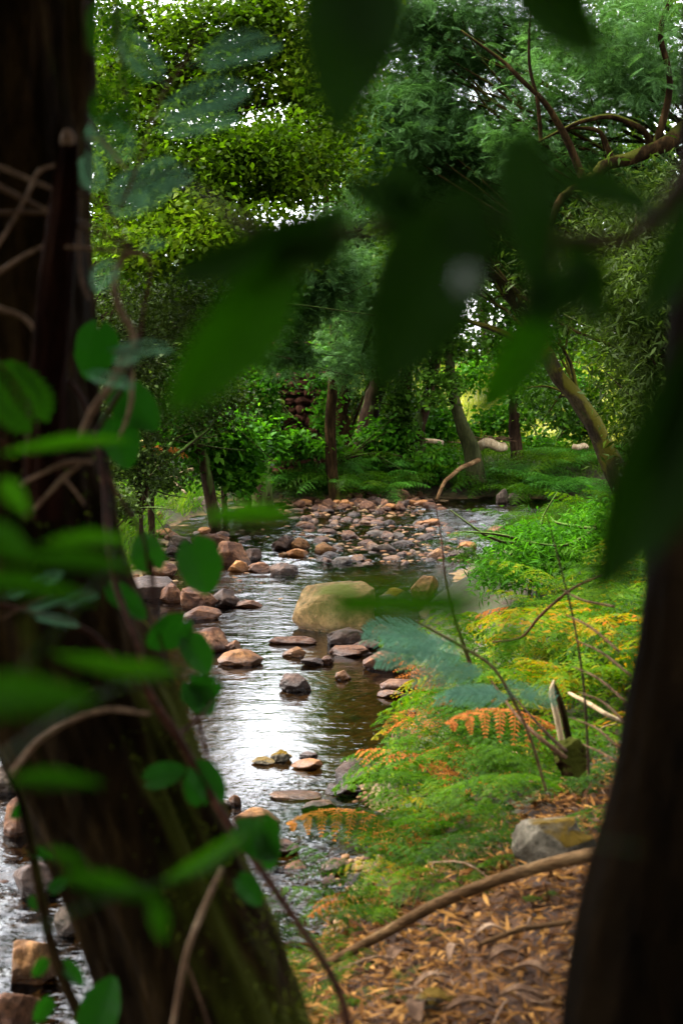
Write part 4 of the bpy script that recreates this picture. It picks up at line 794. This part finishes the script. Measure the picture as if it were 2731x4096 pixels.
# ------------------------------------------------------------------ ferns
FT = {}
for mname in ('fern', 'fern_gold', 'fern_dark', 'fern_dead'):
    for s_, bd in enumerate((.85, 1.05, 1.25)):
        bb = Buf(); bb.add(*fern_T(9 if mname != 'fern_gold' else 7, 8 if mname != 'fern_gold' else 7, bd, s_, leafw=.024 if mname != 'fern_gold' else .030)); me = bb.mesh('frond'); me.materials.append(M[mname]); FT[mname, s_] = me
rf = RNG(99)
def fern(x, y, size, mat, label, group, nf=7, z=None, lean=0.0, cat='fern'):
    z = hz(x, y) - .02 if z is None else z
    e = empty('fern', (x, y, z), label, cat, group); a0 = rf.uniform(0, 6.28)
    for k in range(nf):
        mm = mat if rf.random() > .02 or mat != 'fern_gold' else 'fern_dead'
        o = bpy.data.objects.new('frond', FT[mm, int(rf.integers(3))]); COL.objects.link(o); o.parent = e
        o.rotation_euler = (rf.normal(0, .15), rf.normal(0, .18) - .05, a0 + k * 6.283 / nf + rf.normal(0, .25)); s_ = size * rf.uniform(.75, 1.15); o.scale = (s_, s_, s_)
    return e
def fern1(x, y, size, mat, label, group, nf=8, z=None):          # far ferns: one mesh, fronds too small to tell
    z = hz(x, y) - .02 if z is None else z; bb = Buf()
    for k in range(nf):
        tv, tf = fern_T(12, 6, rf.uniform(.8, 1.3), k); az = k * 6.283 / nf + rf.normal(0, .3); s_ = size * rf.uniform(.75, 1.15); c_, s2 = math.cos(az), math.sin(az)
        bb.add(np.column_stack([tv[:, 0] * c_ - tv[:, 1] * s2, tv[:, 0] * s2 + tv[:, 1] * c_, tv[:, 2]]) * s_, tf)
    o = bb.build('fern', M[mat]); o.location = (x, y, z); return tag(o, label, 'fern', group)
G1, G2, G3, G4 = 'ferns low on the right bank', 'golden ferns on the right bank', 'ferns on the right bank by the boulder', 'ferns along the far bank'
for y in np.arange(4.5, 7.2, .28):
    xr = np.interp(y, YL, XR)
    for k in range(3): rf.random() < .8 and fern(xr + .12 + .30 * k + rf.normal(0, .06), y + rf.normal(0, .08), rf.uniform(.34, .52), 'fern' if rf.random() < .8 else 'fern_gold', 'fresh green fern low on the right bank over the stream edge', G1)
for y in np.arange(5.9, 8.8, .36):
    xr = np.interp(y, YL, XR)
    for k in range(4): rf.random() < .75 and fern(xr + .42 + .32 * k + rf.normal(0, .07), y + rf.normal(0, .1), rf.uniform(.48, .78), 'fern_gold' if rf.random() < .75 else 'fern', 'yellowing golden green fern with rusty tips on the right bank', G2)
for y in np.arange(5.3, 7.9, .3):
    xr = np.interp(y, YL, XR); e_ = fern(xr + .22 + rf.normal(0, .06), y + rf.normal(0, .08), rf.uniform(.44, .62), 'fern_gold', 'rusty orange and yellow fern leaning over the water from the right bank', 'rusty ferns at the water edge', 6)
    for ch in list(e_.children)[:3]: ch.data = FT['fern_dead', int(rf.integers(3))]
for y in np.arange(6.2, 9.2, .55):
    for k in range(2): fern(np.interp(y, YL, XR) + 1.15 + .35 * k + rf.normal(0, .08), y, rf.uniform(.7, .95), 'fern_gold' if rf.random() < .6 else 'fern', 'tall arching golden fern high on the right bank near the blurred trunk', 'tall ferns high on the right bank', 7)
for y in np.arange(8.8, 14.5, .6):
    xr = np.interp(y, YL, XR)
    for k in range(4): rf.random() < .8 and fern(xr + .72 + .42 * k + rf.normal(0, .1), y + rf.normal(0, .15), rf.uniform(.5, .8), 'fern', 'green fern on the right bank level with the pale boulder', G3)
for y in np.arange(15, 24, .8):
    xr = np.interp(y, YL, XR)
    for k in range(3): fern1(xr + .35 + .55 * k + rf.normal(0, .1), y + rf.normal(0, .2), rf.uniform(.5, .7), 'fern', 'distant green fern on the right bank beyond the boulder', 'distant ferns on the right bank')
for u in list(range(262, 420, 9)) + list(range(476, 600, 10)):
    Yf = 27.0 + rf.uniform(-.5, 1.2); x = P(u, 470, Yf)[0]; fern1(x, Yf, rf.uniform(1.0, 1.5), 'fern_dark' if rf.random() < .4 else 'fern', 'dark green fern arching over the far bank above the gravel', G4, 9, z=hz(x, Yf) + rf.uniform(0, .25))
for u in (262, 285, 300, 318, 350, 372, 395):
    Yf = 28.2; x = P(u, 470, Yf)[0]; fern1(x, Yf, rf.uniform(.8, 1.1), 'fern_dark', 'tall fern at the foot of the stone wall', 'tall ferns by the stone wall', 9)
fern1(P(155, 445, 19.6)[0], 19.6, .5, 'fern_dead', 'rust coloured dead fern on the left bank', 'left bank ferns', 9, z=P(155, 455, 19.6)[2])
for u, v, Y in ((130, 470, 19), (165, 462, 20), (118, 492, 18), (100, 465, 18.5), (150, 480, 19)): fern1(P(u, v, Y)[0], Y, .55, 'fern', 'light green fern in the grass of the left bank', 'green ferns on the left bank', 8, z=P(u, v, Y)[2] - .2)
for u, v, Y, s_ in ((350, 905, 4.9, .24), (318, 930, 4.6, .22), (345, 930, 4.5, .2), (300, 950, 4.2, .25), (330, 985, 4.0, .22)): c = P(u, v, Y); fern(c[0], Y, s_, 'fern', 'small green fern by the near water edge', 'small ferns at the near water edge', 6)
c = P(372, 900, 4.75); fern(c[0], 4.75, .28, 'fern_dead', 'rusty dead fern drooping at the near water edge', 'dead ferns', 5)
c = P(295, 905, 4.6); fern(c[0], 4.6, .25, 'fern_dead', 'rusty withered fern beside the bramble stem', 'dead ferns', 5)

rn_ = RNG(12)
for u_, v_ in ((360, 925), (395, 905), (430, 890), (465, 880), (500, 868), (385, 960), (350, 985), (440, 935), (372, 1005), (345, 945), (410, 985), (478, 868), (545, 900)):
    q_ = GT(u_, v_); fern(q_[0], q_[1], rn_.uniform(.10, .20), 'fern', 'small green fern sprouting through the near bank litter', 'small ferns in the near bank litter', 5)
# grass
def grass(name, label, regions, mat, seed):
    r = RNG(seed); bb = Buf()
    for (x0, x1, y0, y1, n_, s0, s1, pt) in regions:
        x = r.uniform(x0, x1, n_); y = r.uniform(y0, y1, n_); cl = vnoise(np.column_stack([x, y, 0 * x]) * 1.6, seed); z = HT(x, y); k = (z > .04) & (cl > -.45); x, y, z = x[k], y[k], z[k]
        a_, b_, n2 = frames(r, len(x), pt, .35, .3); inst(bb, BLADE, np.column_stack([x, y, z - .01]), a_, b_, n2, r.uniform(s0, s1, len(x)))
    return tag(bb.build(name, M[mat]), label, 'grass', kind='stuff')
grass('bank_grass', 'long drooping green grass on the left bank', [(-5.5, -2.2, 11, 26, 26000, .15, .42, .8), (-2.2, 9, 27.4, 31, 15000, .15, .4, .9)], 'grass', 4)
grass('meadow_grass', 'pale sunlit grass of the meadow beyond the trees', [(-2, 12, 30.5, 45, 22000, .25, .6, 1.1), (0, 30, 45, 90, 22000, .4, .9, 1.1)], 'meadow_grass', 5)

# ------------------------------------------------------------------ near leaves and vines
def leaf_grid(shape, n=14, m=7):
    t = np.linspace(0, 1, n); s = np.linspace(-1, 1, m); T, S = np.meshgrid(t, s, indexing='ij')
    if shape == 'lance': w = np.sin(np.pi * t ** .85) ** .9 * .5
    elif shape == 'ovate': w = (np.sin(np.pi * t ** .72) ** .75) * .5 * (1 - .25 * t)
    else: w = .5 * np.sqrt(np.clip(1 - ((t - .34) / .67) ** 2, 0, 1)) * np.where(t < .34, np.clip((t + .02) / .2, 0, 1) ** .4, 1) * np.where(t > .6, 1 - .25 * (t - .6) / .4, 1)
    w = w + .003
    Xc = T.copy()
    if shape == 'heart': Xc = T - .20 * (1 - T) ** 3 * np.sin(np.abs(S) * np.pi * .6)
    V = np.stack([Xc, S * w[:, None], .10 * np.abs(S) * w[:, None] * 2 - .10 * T ** 2 + .015 * np.sin(T * 17) * np.abs(S)], -1).reshape(-1, 3)
    i = (np.arange(n - 1)[:, None] * m + np.arange(m - 1)[None]).ravel()
    return V, np.column_stack([i, i + 1, i + m + 1, i + m])
LG_ = {k: leaf_grid(k) for k in ('lance', 'ovate', 'heart')}
def near_leaf(parent, b_, t_, wpx, shape, mat, tilt=.3, seed=0, name='leaf'):
    """b_, t_ = (u, v, Y) of base and tip; wpx = width in pixels at that distance"""
    A = P(*b_); Bp = P(*t_); L_ = np.linalg.norm(Bp - A); a = (Bp - A) / L_; view = unit(A - A_([0, 0, 2.0]))
    nn = -view + a * (view @ a); nn = unit(nn); side = np.cross(nn, a); nn2 = math.cos(tilt) * nn + math.sin(tilt) * side; side = np.cross(nn2, a)
    wd = px(wpx, (b_[2] + t_[2]) / 2) / max(.4, math.cos(tilt))
    v, q = LG_[shape]; V = A + v[:, :1] * a * L_ + v[:, 1:2] * side * wd + v[:, 2:3] * nn2 * L_
    bb = Buf(); bb.add(V, q); return bb.build(name, M[mat], parent, smooth=True)
def strand(parent, name, pts, wpx, mat, n=30, sides=7, wob=.3):
    bb = Buf(); P3 = [P(*p) for p in pts]; w_ = wpx if hasattr(wpx, '__len__') else [wpx] * len(pts)
    tube(bb, P3, [px(a, p[2]) / 2 for a, p in zip(w_, pts)], n, sides, wob=wob, seed=len(pts)); return bb.build(name, M[mat], parent, smooth=True)

# branch of a broadleaved tree hanging right in front of the camera
E = empty('overhanging_branch', P(700, 180, .75), 'very blurred dark leafy branch hanging across the top and centre close to the camera', 'branch')
D = .72
strand(E, 'twig', [(720, 120, .8), (640, 230, .78), (560, 240, .75), (500, 225, .74), (440, 215, D), (360, 238, D), (270, 235, .72), (225, 212, .74), (180, 180, .78)], [18, 18, 17, 17, 16, 18, 16, 10, 4], 'twig_dark', 50)
strand(E, 'twig', [(560, 240, .75), (540, 300, .75), (520, 320, .75)], [8, 6, 4], 'twig_dark')
strand(E, 'twig', [(720, -40, .8), (560, -40, .75), (430, -30, .72), (330, -30, .72), (250, -40, .75)], [12, 11, 10, 8, 6], 'twig_dark', 40)
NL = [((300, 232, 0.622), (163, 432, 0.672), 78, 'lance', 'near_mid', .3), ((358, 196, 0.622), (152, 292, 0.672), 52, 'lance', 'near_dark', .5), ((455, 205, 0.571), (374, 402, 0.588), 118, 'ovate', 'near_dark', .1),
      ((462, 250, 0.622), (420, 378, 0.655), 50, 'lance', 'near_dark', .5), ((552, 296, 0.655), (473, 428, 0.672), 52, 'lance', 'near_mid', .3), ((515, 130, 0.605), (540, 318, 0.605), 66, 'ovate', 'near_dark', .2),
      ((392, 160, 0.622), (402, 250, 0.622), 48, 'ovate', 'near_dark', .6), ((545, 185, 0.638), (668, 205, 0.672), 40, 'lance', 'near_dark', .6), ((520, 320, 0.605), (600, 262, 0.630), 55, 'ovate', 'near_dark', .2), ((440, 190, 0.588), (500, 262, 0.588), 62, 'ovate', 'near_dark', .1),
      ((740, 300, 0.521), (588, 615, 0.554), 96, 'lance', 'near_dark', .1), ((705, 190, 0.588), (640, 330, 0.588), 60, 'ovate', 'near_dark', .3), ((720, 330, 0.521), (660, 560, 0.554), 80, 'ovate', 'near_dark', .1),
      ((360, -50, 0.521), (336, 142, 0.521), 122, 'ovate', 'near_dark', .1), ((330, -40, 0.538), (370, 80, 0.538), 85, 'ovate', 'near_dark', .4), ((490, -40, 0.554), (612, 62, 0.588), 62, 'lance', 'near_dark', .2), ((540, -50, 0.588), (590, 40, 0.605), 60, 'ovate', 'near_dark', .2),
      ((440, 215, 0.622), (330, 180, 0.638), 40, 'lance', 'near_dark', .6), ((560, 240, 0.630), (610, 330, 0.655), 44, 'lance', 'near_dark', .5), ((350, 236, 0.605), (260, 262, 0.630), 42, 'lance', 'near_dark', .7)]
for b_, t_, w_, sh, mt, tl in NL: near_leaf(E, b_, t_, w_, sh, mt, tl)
# pale tuft added to stand for a soft white spot of light
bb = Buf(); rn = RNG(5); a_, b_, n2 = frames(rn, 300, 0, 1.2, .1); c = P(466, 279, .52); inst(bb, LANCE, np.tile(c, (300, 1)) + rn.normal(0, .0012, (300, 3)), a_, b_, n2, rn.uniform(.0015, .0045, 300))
M['bright_spot'] = leaf_mat('bright_spot_pale', [(.22, .25, .22), (.34, .38, .34)], .5, .8, (1, 1, 1)); tag(bb.build('bright_spot_tuft', M['bright_spot']), 'blurred bright spot beside the dark central leaf, built as a pale tuft', 'bright spot')
# low blurred sprays across the boulder and the lower riffle
E = empty('low_spray', P(520, 600, .55), 'thin out-of-focus green leaves drooping in front of the pale boulder', 'spray', 'blurred green leaf sprays'); 
strand(E, 'twig', [(640, 560, .6), (560, 590, .56), (500, 605, .55), (450, 600, .55)], [5, 4, 3, 2], 'near_mid')
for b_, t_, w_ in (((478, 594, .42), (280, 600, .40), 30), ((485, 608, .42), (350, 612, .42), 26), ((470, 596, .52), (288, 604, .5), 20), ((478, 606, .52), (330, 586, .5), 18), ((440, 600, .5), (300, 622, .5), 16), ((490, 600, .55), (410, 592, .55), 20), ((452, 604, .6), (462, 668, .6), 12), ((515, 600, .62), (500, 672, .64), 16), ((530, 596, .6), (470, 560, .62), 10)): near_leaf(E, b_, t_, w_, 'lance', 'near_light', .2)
E = empty('low_spray', P(430, 812, .5), 'thin out-of-focus green leaf over the lower riffle', 'spray', 'blurred green leaf sprays')
strand(E, 'twig', [(640, 850, .6), (500, 825, .56), (400, 818, .52)], [3, 3, 2], 'near_mid')
for b_, t_, w_ in (((415, 818, .52), (262, 822, .5), 20), ((400, 820, .52), (280, 806, .5), 12)): near_leaf(E, b_, t_, w_, 'lance', 'near_light', .2)
# bright blurred leaf over the far gravel + broad blurred leaves at left: a trailing plant in front of the trunk
E = empty('trailing_plant', P(0, 900, 0.82), 'soft blurred bright green leaves trailing in from the left edge', 'plant')
strand(E, 'stem', [(-30, 720, 0.75), (40, 650, 0.78), (120, 560, 0.85), (198, 520, 0.88)], [4, 4, 4, 3], 'near_mid', 24)
strand(E, 'stem', [(-30, 780, 0.82), (90, 700, 0.82), (190, 668, 0.82)], [4, 4, 3], 'near_mid', 20)
strand(E, 'stem', [(-20, 960, 0.82), (90, 905, 0.85), (200, 870, 0.88), (262, 815, 0.88)], [4, 4, 4, 3], 'near_mid', 20)
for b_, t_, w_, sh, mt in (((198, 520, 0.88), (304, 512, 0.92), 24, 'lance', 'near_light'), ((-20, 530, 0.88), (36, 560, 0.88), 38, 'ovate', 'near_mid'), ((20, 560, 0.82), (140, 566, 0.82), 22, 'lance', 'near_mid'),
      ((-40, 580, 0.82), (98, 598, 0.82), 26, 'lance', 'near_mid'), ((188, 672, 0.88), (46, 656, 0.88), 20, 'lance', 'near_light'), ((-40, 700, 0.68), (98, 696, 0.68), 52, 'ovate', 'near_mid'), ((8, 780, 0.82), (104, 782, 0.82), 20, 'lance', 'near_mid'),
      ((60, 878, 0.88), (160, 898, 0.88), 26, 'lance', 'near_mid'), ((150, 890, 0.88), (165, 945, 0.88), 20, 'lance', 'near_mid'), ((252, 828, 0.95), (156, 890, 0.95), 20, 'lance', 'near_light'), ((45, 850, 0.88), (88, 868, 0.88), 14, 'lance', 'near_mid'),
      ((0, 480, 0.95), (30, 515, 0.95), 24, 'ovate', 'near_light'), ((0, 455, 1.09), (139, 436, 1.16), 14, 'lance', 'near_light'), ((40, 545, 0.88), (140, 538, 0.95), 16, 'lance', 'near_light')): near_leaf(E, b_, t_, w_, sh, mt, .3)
# small fern leaf at the left edge
E = empty('fern_sprig', P(-10, 380, 1.9), 'small blurred fern sprig at the left picture edge', 'fern'); bb = Buf()
c0, c1 = P(-6, 360, 1.9), P(34, 420, 1.9); a = unit(c1 - c0); nn = unit(A_([.1, -1, .3]) - a * (A_([.1, -1, .3]) @ a)); inst(bb, frond_T(9, .5, 60, .09, .1), c0[None], a[None], np.cross(nn, a)[None], nn[None], [np.linalg.norm(c1 - c0) * 1.1]); bb.build('frond', M['near_mid'], E)

# creeper with heart shaped leaves in front of the left trunk
E = empty('bramble_creeper', P(345, 1060, 1.7), 'red-brown creeper stem with dark heart-shaped leaves rising from bottom centre to the left trunk', 'creeper')
strand(E, 'stem', [(352, 1060, 1.9), (338, 990, 1.95), (292, 915, 2.0), (240, 840, 2.05), (205, 785, 2.1), (178, 735, 2.1), (150, 690, 2.1), (138, 640, 2.1), (118, 590, 2.15), (108, 540, 2.2), (104, 490, 2.25), (95, 430, 2.3)], [10, 9, 8, 9, 8, 9, 8, 6, 7, 8, 6, 4], 'vine_red', 90, 10)
strand(E, 'stem', [(178, 735, 2.1), (200, 715, 2.15), (212, 700, 2.2)], [5, 4, 3], 'vine_red', 12)
strand(E, 'stem', [(150, 600, 2.2), (152, 560, 2.2), (160, 640, 2.2), (190, 700, 2.2), (208, 760, 2.2), (205, 785, 2.1)], [2, 3, 3, 4, 4, 4], 'vine_red', 30)
for b_, t_, w_ in (((153, 566, 2.2), (140, 533, 2.2), 34), ((192, 546, 2.2), (210, 594, 2.2), 44), ((182, 622, 2.2), (148, 648, 2.2), 34), ((188, 640, 2.2), (210, 674, 2.2), 30), ((190, 684, 2.2), (212, 714, 2.2), 34), ((214, 683, 2.2), (186, 700, 2.2), 26),
      ((98, 330, 2.3), (90, 380, 2.3), 42), ((118, 392, 2.3), (158, 428, 2.3), 40), ((112, 420, 2.3), (130, 468, 2.3), 38), ((240, 830, 2.0), (278, 858, 2.0), 34), ((262, 822, 2.0), (272, 872, 2.0), 28), ((196, 770, 2.1), (224, 802, 2.1), 32),
      ((150, 780, 2.2), (185, 768, 2.2), 26), ((240, 880, 2.0), (262, 905, 2.0), 24), ((112, 590, 2.2), (146, 618, 2.2), 24), ((200, 800, 2.1), (190, 770, 2.1), 24)): near_leaf(E, b_, t_, w_, 'heart', 'ivy', .35)
E = empty('hanging_ivy', P(20, 760, 2.2), 'dark ivy stem hanging down left of the leaning trunk in the bottom left corner', 'ivy')
strand(E, 'stem', [(8, 770, 2.2), (22, 800, 2.2), (34, 850, 2.2), (44, 900, 2.2), (52, 940, 2.2), (66, 985, 2.2), (92, 1040, 2.2)], [6, 8, 10, 11, 11, 12, 13], 'bark_dark', 50, 9)
for b_, t_, w_ in (((94, 1030, 2.1), (112, 978, 2.1), 42), ((52, 890, 2.2), (68, 878, 2.2), 14), ((22, 805, 2.2), (12, 820, 2.2), 12), ((40, 905, 2.2), (28, 898, 2.2), 14), ((64, 965, 2.2), (84, 985, 2.2), 16), ((44, 960, 2.2), (34, 978, 2.2), 14), ((48, 1000, 2.2), (36, 1024, 2.2), 18), ((30, 850, 2.2), (52, 858, 2.2), 12)): near_leaf(E, b_, t_, w_, 'heart', 'ivy', .3)
# dry brown vines tangled over the left trunk
E = empty('dry_vine', P(150, 250, 2.15), 'dry tan vine tangle looping over the upper left trunk', 'vine')
VT = [([(148, 256, 2.1), (128, 256, 2.1), (114, 280, 2.1), (118, 310, 2.1), (132, 338, 2.1), (122, 360, 2.1), (105, 390, 2.1), (90, 412, 2.1), (78, 440, 2.1)], [5, 7, 7, 7, 7, 9, 8, 7, 4], 'vine_tan'),
      ([(148, 256, 2.1), (150, 275, 2.12), (142, 310, 2.15), (136, 345, 2.2), (122, 385, 2.2), (108, 410, 2.2), (98, 430, 2.2)], [4, 4, 4, 5, 5, 5, 5], 'vine_red'),
      ([(130, 345, 2.2), (128, 400, 2.2), (118, 440, 2.2)], [5, 5, 3], 'vine_tan'),
      ([(-5, 185, 2.2), (40, 205, 2.2), (90, 228, 2.15), (135, 252, 2.1)], [6, 5, 4, 4], 'twig'), ([(-5, 213, 2.2), (60, 213, 2.2), (110, 232, 2.1), (130, 250, 2.1)], [4, 4, 3, 3], 'twig'), ([(-5, 165, 2.2), (60, 190, 2.15), (100, 200, 2.1), (132, 250, 2.1)], [5, 4, 3, 3], 'twig'),
      ([(55, 165, 2.2), (38, 172, 2.2), (25, 200, 2.2), (-5, 250, 2.2)], [3, 4, 4, 3], 'vine_tan'), ([(65, 247, 2.1), (110, 250, 2.1), (150, 256, 2.1)], [4, 4, 4], 'vine_tan'), ([(-5, 275, 2.2), (30, 255, 2.2), (62, 240, 2.2)], [5, 4, 3], 'vine_tan'),
      ([(-5, 308, 2.2), (25, 320, 2.2), (48, 350, 2.2)], [6, 5, 3], 'vine_tan'), ([(-5, 362, 2.2), (30, 376, 2.2), (68, 380, 2.2), (88, 412, 2.2)], [6, 5, 5, 5], 'vine_red'), ([(80, 190, 2.2), (82, 270, 2.2), (88, 300, 2.2)], [3, 4, 3], 'twig'),
      ([(-5, 440, 2.1), (30, 450, 2.1), (85, 445, 2.1)], [4, 4, 3], 'vine_red'), ([(20, 485, 2.15), (60, 465, 2.15), (92, 462, 2.15)], [4, 6, 5], 'vine_tan'), ([(34, 510, 2.15), (60, 480, 2.15), (80, 465, 2.15)], [4, 5, 3], 'vine_tan'), ([(62, 478, 2.15), (84, 505, 2.15)], [4, 2], 'vine_tan'),
      ([(88, 138, 2.0), (102, 142, 2.0), (118, 160, 2.0), (128, 172, 2.0)], [2, 3, 3, 2], 'vine_tan'), ([(0, 605, 2.1), (45, 615, 2.1), (90, 632, 2.1), (118, 660, 2.1), (140, 690, 2.1)], [5, 5, 6, 6, 5], 'vine_red'),
      ([(10, 775, 1.9), (40, 740, 1.9), (75, 718, 1.9), (110, 708, 1.9), (150, 714, 1.9)], [6, 6, 5, 5, 4], 'vine_tan'), ([(222, 868, 2.0), (205, 900, 2.0), (190, 935, 2.0), (182, 965, 2.0), (172, 1030, 2.0)], [5, 6, 6, 6, 5], 'vine_tan'), ([(104, 470, 2.2), (120, 500, 2.2), (140, 535, 2.2), (148, 570, 2.2)], [5, 4, 4, 3], 'vine_red'), ([(186, 962, 2.1), (200, 1000, 2.1), (212, 1035, 2.1)], [3, 3, 3], 'twig')]
for pts, w_, mt in VT: strand(E, 'runner', pts, w_, mt, 40, 8, .5)
M['stub'] = rough_mat('rotten_red_bark', [(.005, .002, .001), (.02, .007, .004), (.05, .018, .009)], 14, .95, 1, .02, (1, 1, .2), spec=.02)
E = empty('dead_stub', P(60, 420, 2.1), 'dark red-brown dead stem with a pale broken tip against the left trunk', 'dead stem')
bs_ = Buf(); tube(bs_, [P(44, 520, 2.18), P(48, 400, 2.18), P(54, 300, 2.16), P(62, 220, 2.14), P(66, 175, 2.12), P(68, 142, 2.1)], [px(15, 2.2), px(15, 2.2), px(15, 2.2), px(14, 2.1), px(12, 2.1), px(9, 2.1)], 120, 40, disp=bark_disp(21, .45, 7)); bs_.build('stem', M['stub'], E, smooth=True)
strand(E, 'broken_tip', [(67, 146, 2.1), (68, 136, 2.1), (69, 130, 2.1)], [15, 13, 6], 'vine_tan', 10, 10, .1)

# mimosa sprays, soft blue-green, upper left and over the right bank
def spray(label, twigs, fronds, group, mat='mimosa_near', seed=1, TT=FINE):
    Es = empty('mimosa_spray', P(*twigs[0][0]), label, 'spray', group); r = RNG(seed)
    for tw_ in twigs: strand(Es, 'twig', tw_, [3] * (len(tw_) - 1) + [1.5], 'twig', 26, 6)
    for (u0, v0, Y0, u1, v1, Y1, wd) in fronds:
        A = P(u0, v0, Y0); Bp = P(u1, v1, Y1); L_ = np.linalg.norm(Bp - A); a = (Bp - A) / L_; up_ = unit(A_([r.normal(0, .3), -1 + r.normal(0, .2), .5])); up_ = unit(up_ - a * (a @ up_)); sd2 = np.cross(up_, a); w_ = px(wd, Y0)
        bb = Buf(); t_ = TT[int(r.integers(3))]; inst(bb, t_, A[None], a[None], sd2[None], up_[None], np.array([[L_, w_ / .62, L_]])); bb.build('frond', M[mat], Es)
GS = 'feathery mimosa sprays near the camera'
spray('blurred grey-green feathery spray across the sky gap at the upper left', [[(150, 125, 2.1), (165, 90, 2.1), (185, 60, 2.1), (200, 30, 2.1)], [(120, 210, 2.1), (140, 160, 2.1), (150, 125, 2.1)]],
      [(188, 66, 2.1, 282, 42, 2.1, 45), (192, 60, 2.1, 262, 30, 2.1, 35), (150, 120, 2.1, 250, 86, 2.1, 51), (150, 132, 2.1, 238, 104, 2.12, 45), (205, 112, 2.1, 245, 90, 2.1, 21), (165, 85, 2.1, 120, 30, 2.1, 40)], GS, seed=1)
spray('blurred green feathery spray touching the left trunk near the top', [[(110, -20, 2.1), (118, 30, 2.1), (125, 90, 2.1), (130, 130, 2.1)]],
      [(118, -10, 2.1, 96, 44, 2.1, 45), (120, 0, 2.1, 128, 60, 2.1, 40), (124, 60, 2.1, 140, 88, 2.1, 40), (132, 80, 2.1, 92, 120, 2.1, 54), (128, 120, 2.1, 90, 100, 2.1, 40), (130, 100, 2.1, 110, 145, 2.1, 40), (100, 10, 2.1, 100, 60, 2.1, 40)], GS, 'near_mid', 2)
spray('drooping blue-grey feathery spray beside the tan vine', [[(200, 158, 2.15), (170, 170, 2.15), (130, 190, 2.15), (100, 215, 2.15)], [(118, 160, 2.15), (100, 135, 2.15), (88, 120, 2.15)]],
      [(190, 162, 2.15, 106, 196, 2.15, 48), (185, 170, 2.15, 110, 214, 2.15, 45), (198, 172, 2.15, 150, 185, 2.15, 27), (88, 115, 2.15, 128, 160, 2.15, 54), (86, 150, 2.15, 100, 190, 2.15, 35), (120, 262, 1.9, 90, 288, 1.9, 35), (140, 248, 1.9, 166, 242, 1.9, 18)], GS, seed=3)
spray('small pale blue-green feathery leaf crossing the tan vine', [[(112, 352, 1.95), (130, 350, 1.95), (150, 350, 1.95)]],
      [(108, 350, 1.95, 174, 351, 1.95, 24), (110, 360, 1.95, 140, 356, 1.95, 27), (82, 372, 1.95, 135, 382, 1.95, 21)], GS, seed=4)
spray('blue-green feathery spray hanging over the right bank below the boulder', [[(545, 790, 4.35), (530, 740, 4.28), (512, 700, 4.20), (490, 665, 4.20), (450, 640, 4.20), (415, 622, 4.20)]],
      [(511, 695, 4.20, 457, 695, 4.08, 27), (512, 698, 4.20, 458, 692, 4.12, 23), (515, 697, 4.20, 553, 698, 4.16, 28), (501, 686, 4.20, 436, 696, 4.20, 23), (503, 691, 4.20, 443, 694, 4.28, 22), (498, 685, 4.20, 534, 694, 4.19, 23), (484, 673, 4.20, 430, 665, 4.20, 28), (481, 664, 4.20, 419, 678, 4.12, 28), (486, 668, 4.20, 435, 680, 4.12, 25), (465, 657, 4.20, 396, 660, 4.11, 31), (467, 658, 4.20, 413, 649, 4.30, 29), (462, 646, 4.20, 390, 639, 4.23, 30), (441, 641, 4.20, 371, 634, 4.11, 25), (443, 641, 4.20, 378, 659, 4.17, 30), (450, 640, 4.20, 383, 658, 4.12, 22), (430, 631, 4.20, 382, 637, 4.21, 27), (425, 634, 4.20, 370, 626, 4.19, 31), (424, 625, 4.20, 365, 630, 4.19, 28)], GS, 'mimosa_spray', seed=5, TT=BIP)
spray('small blurred blue-green tufts low against the left trunk', [[(0, 620, 2), (40, 600, 2), (95, 592, 2)]], [(60, 606, 2, 100, 596, 2, 16), (20, 612, 2, 90, 586, 2, 16), (0, 600, 2, 60, 570, 2, 20), (30, 615, 2, 80, 625, 2, 14)], GS, seed=6)
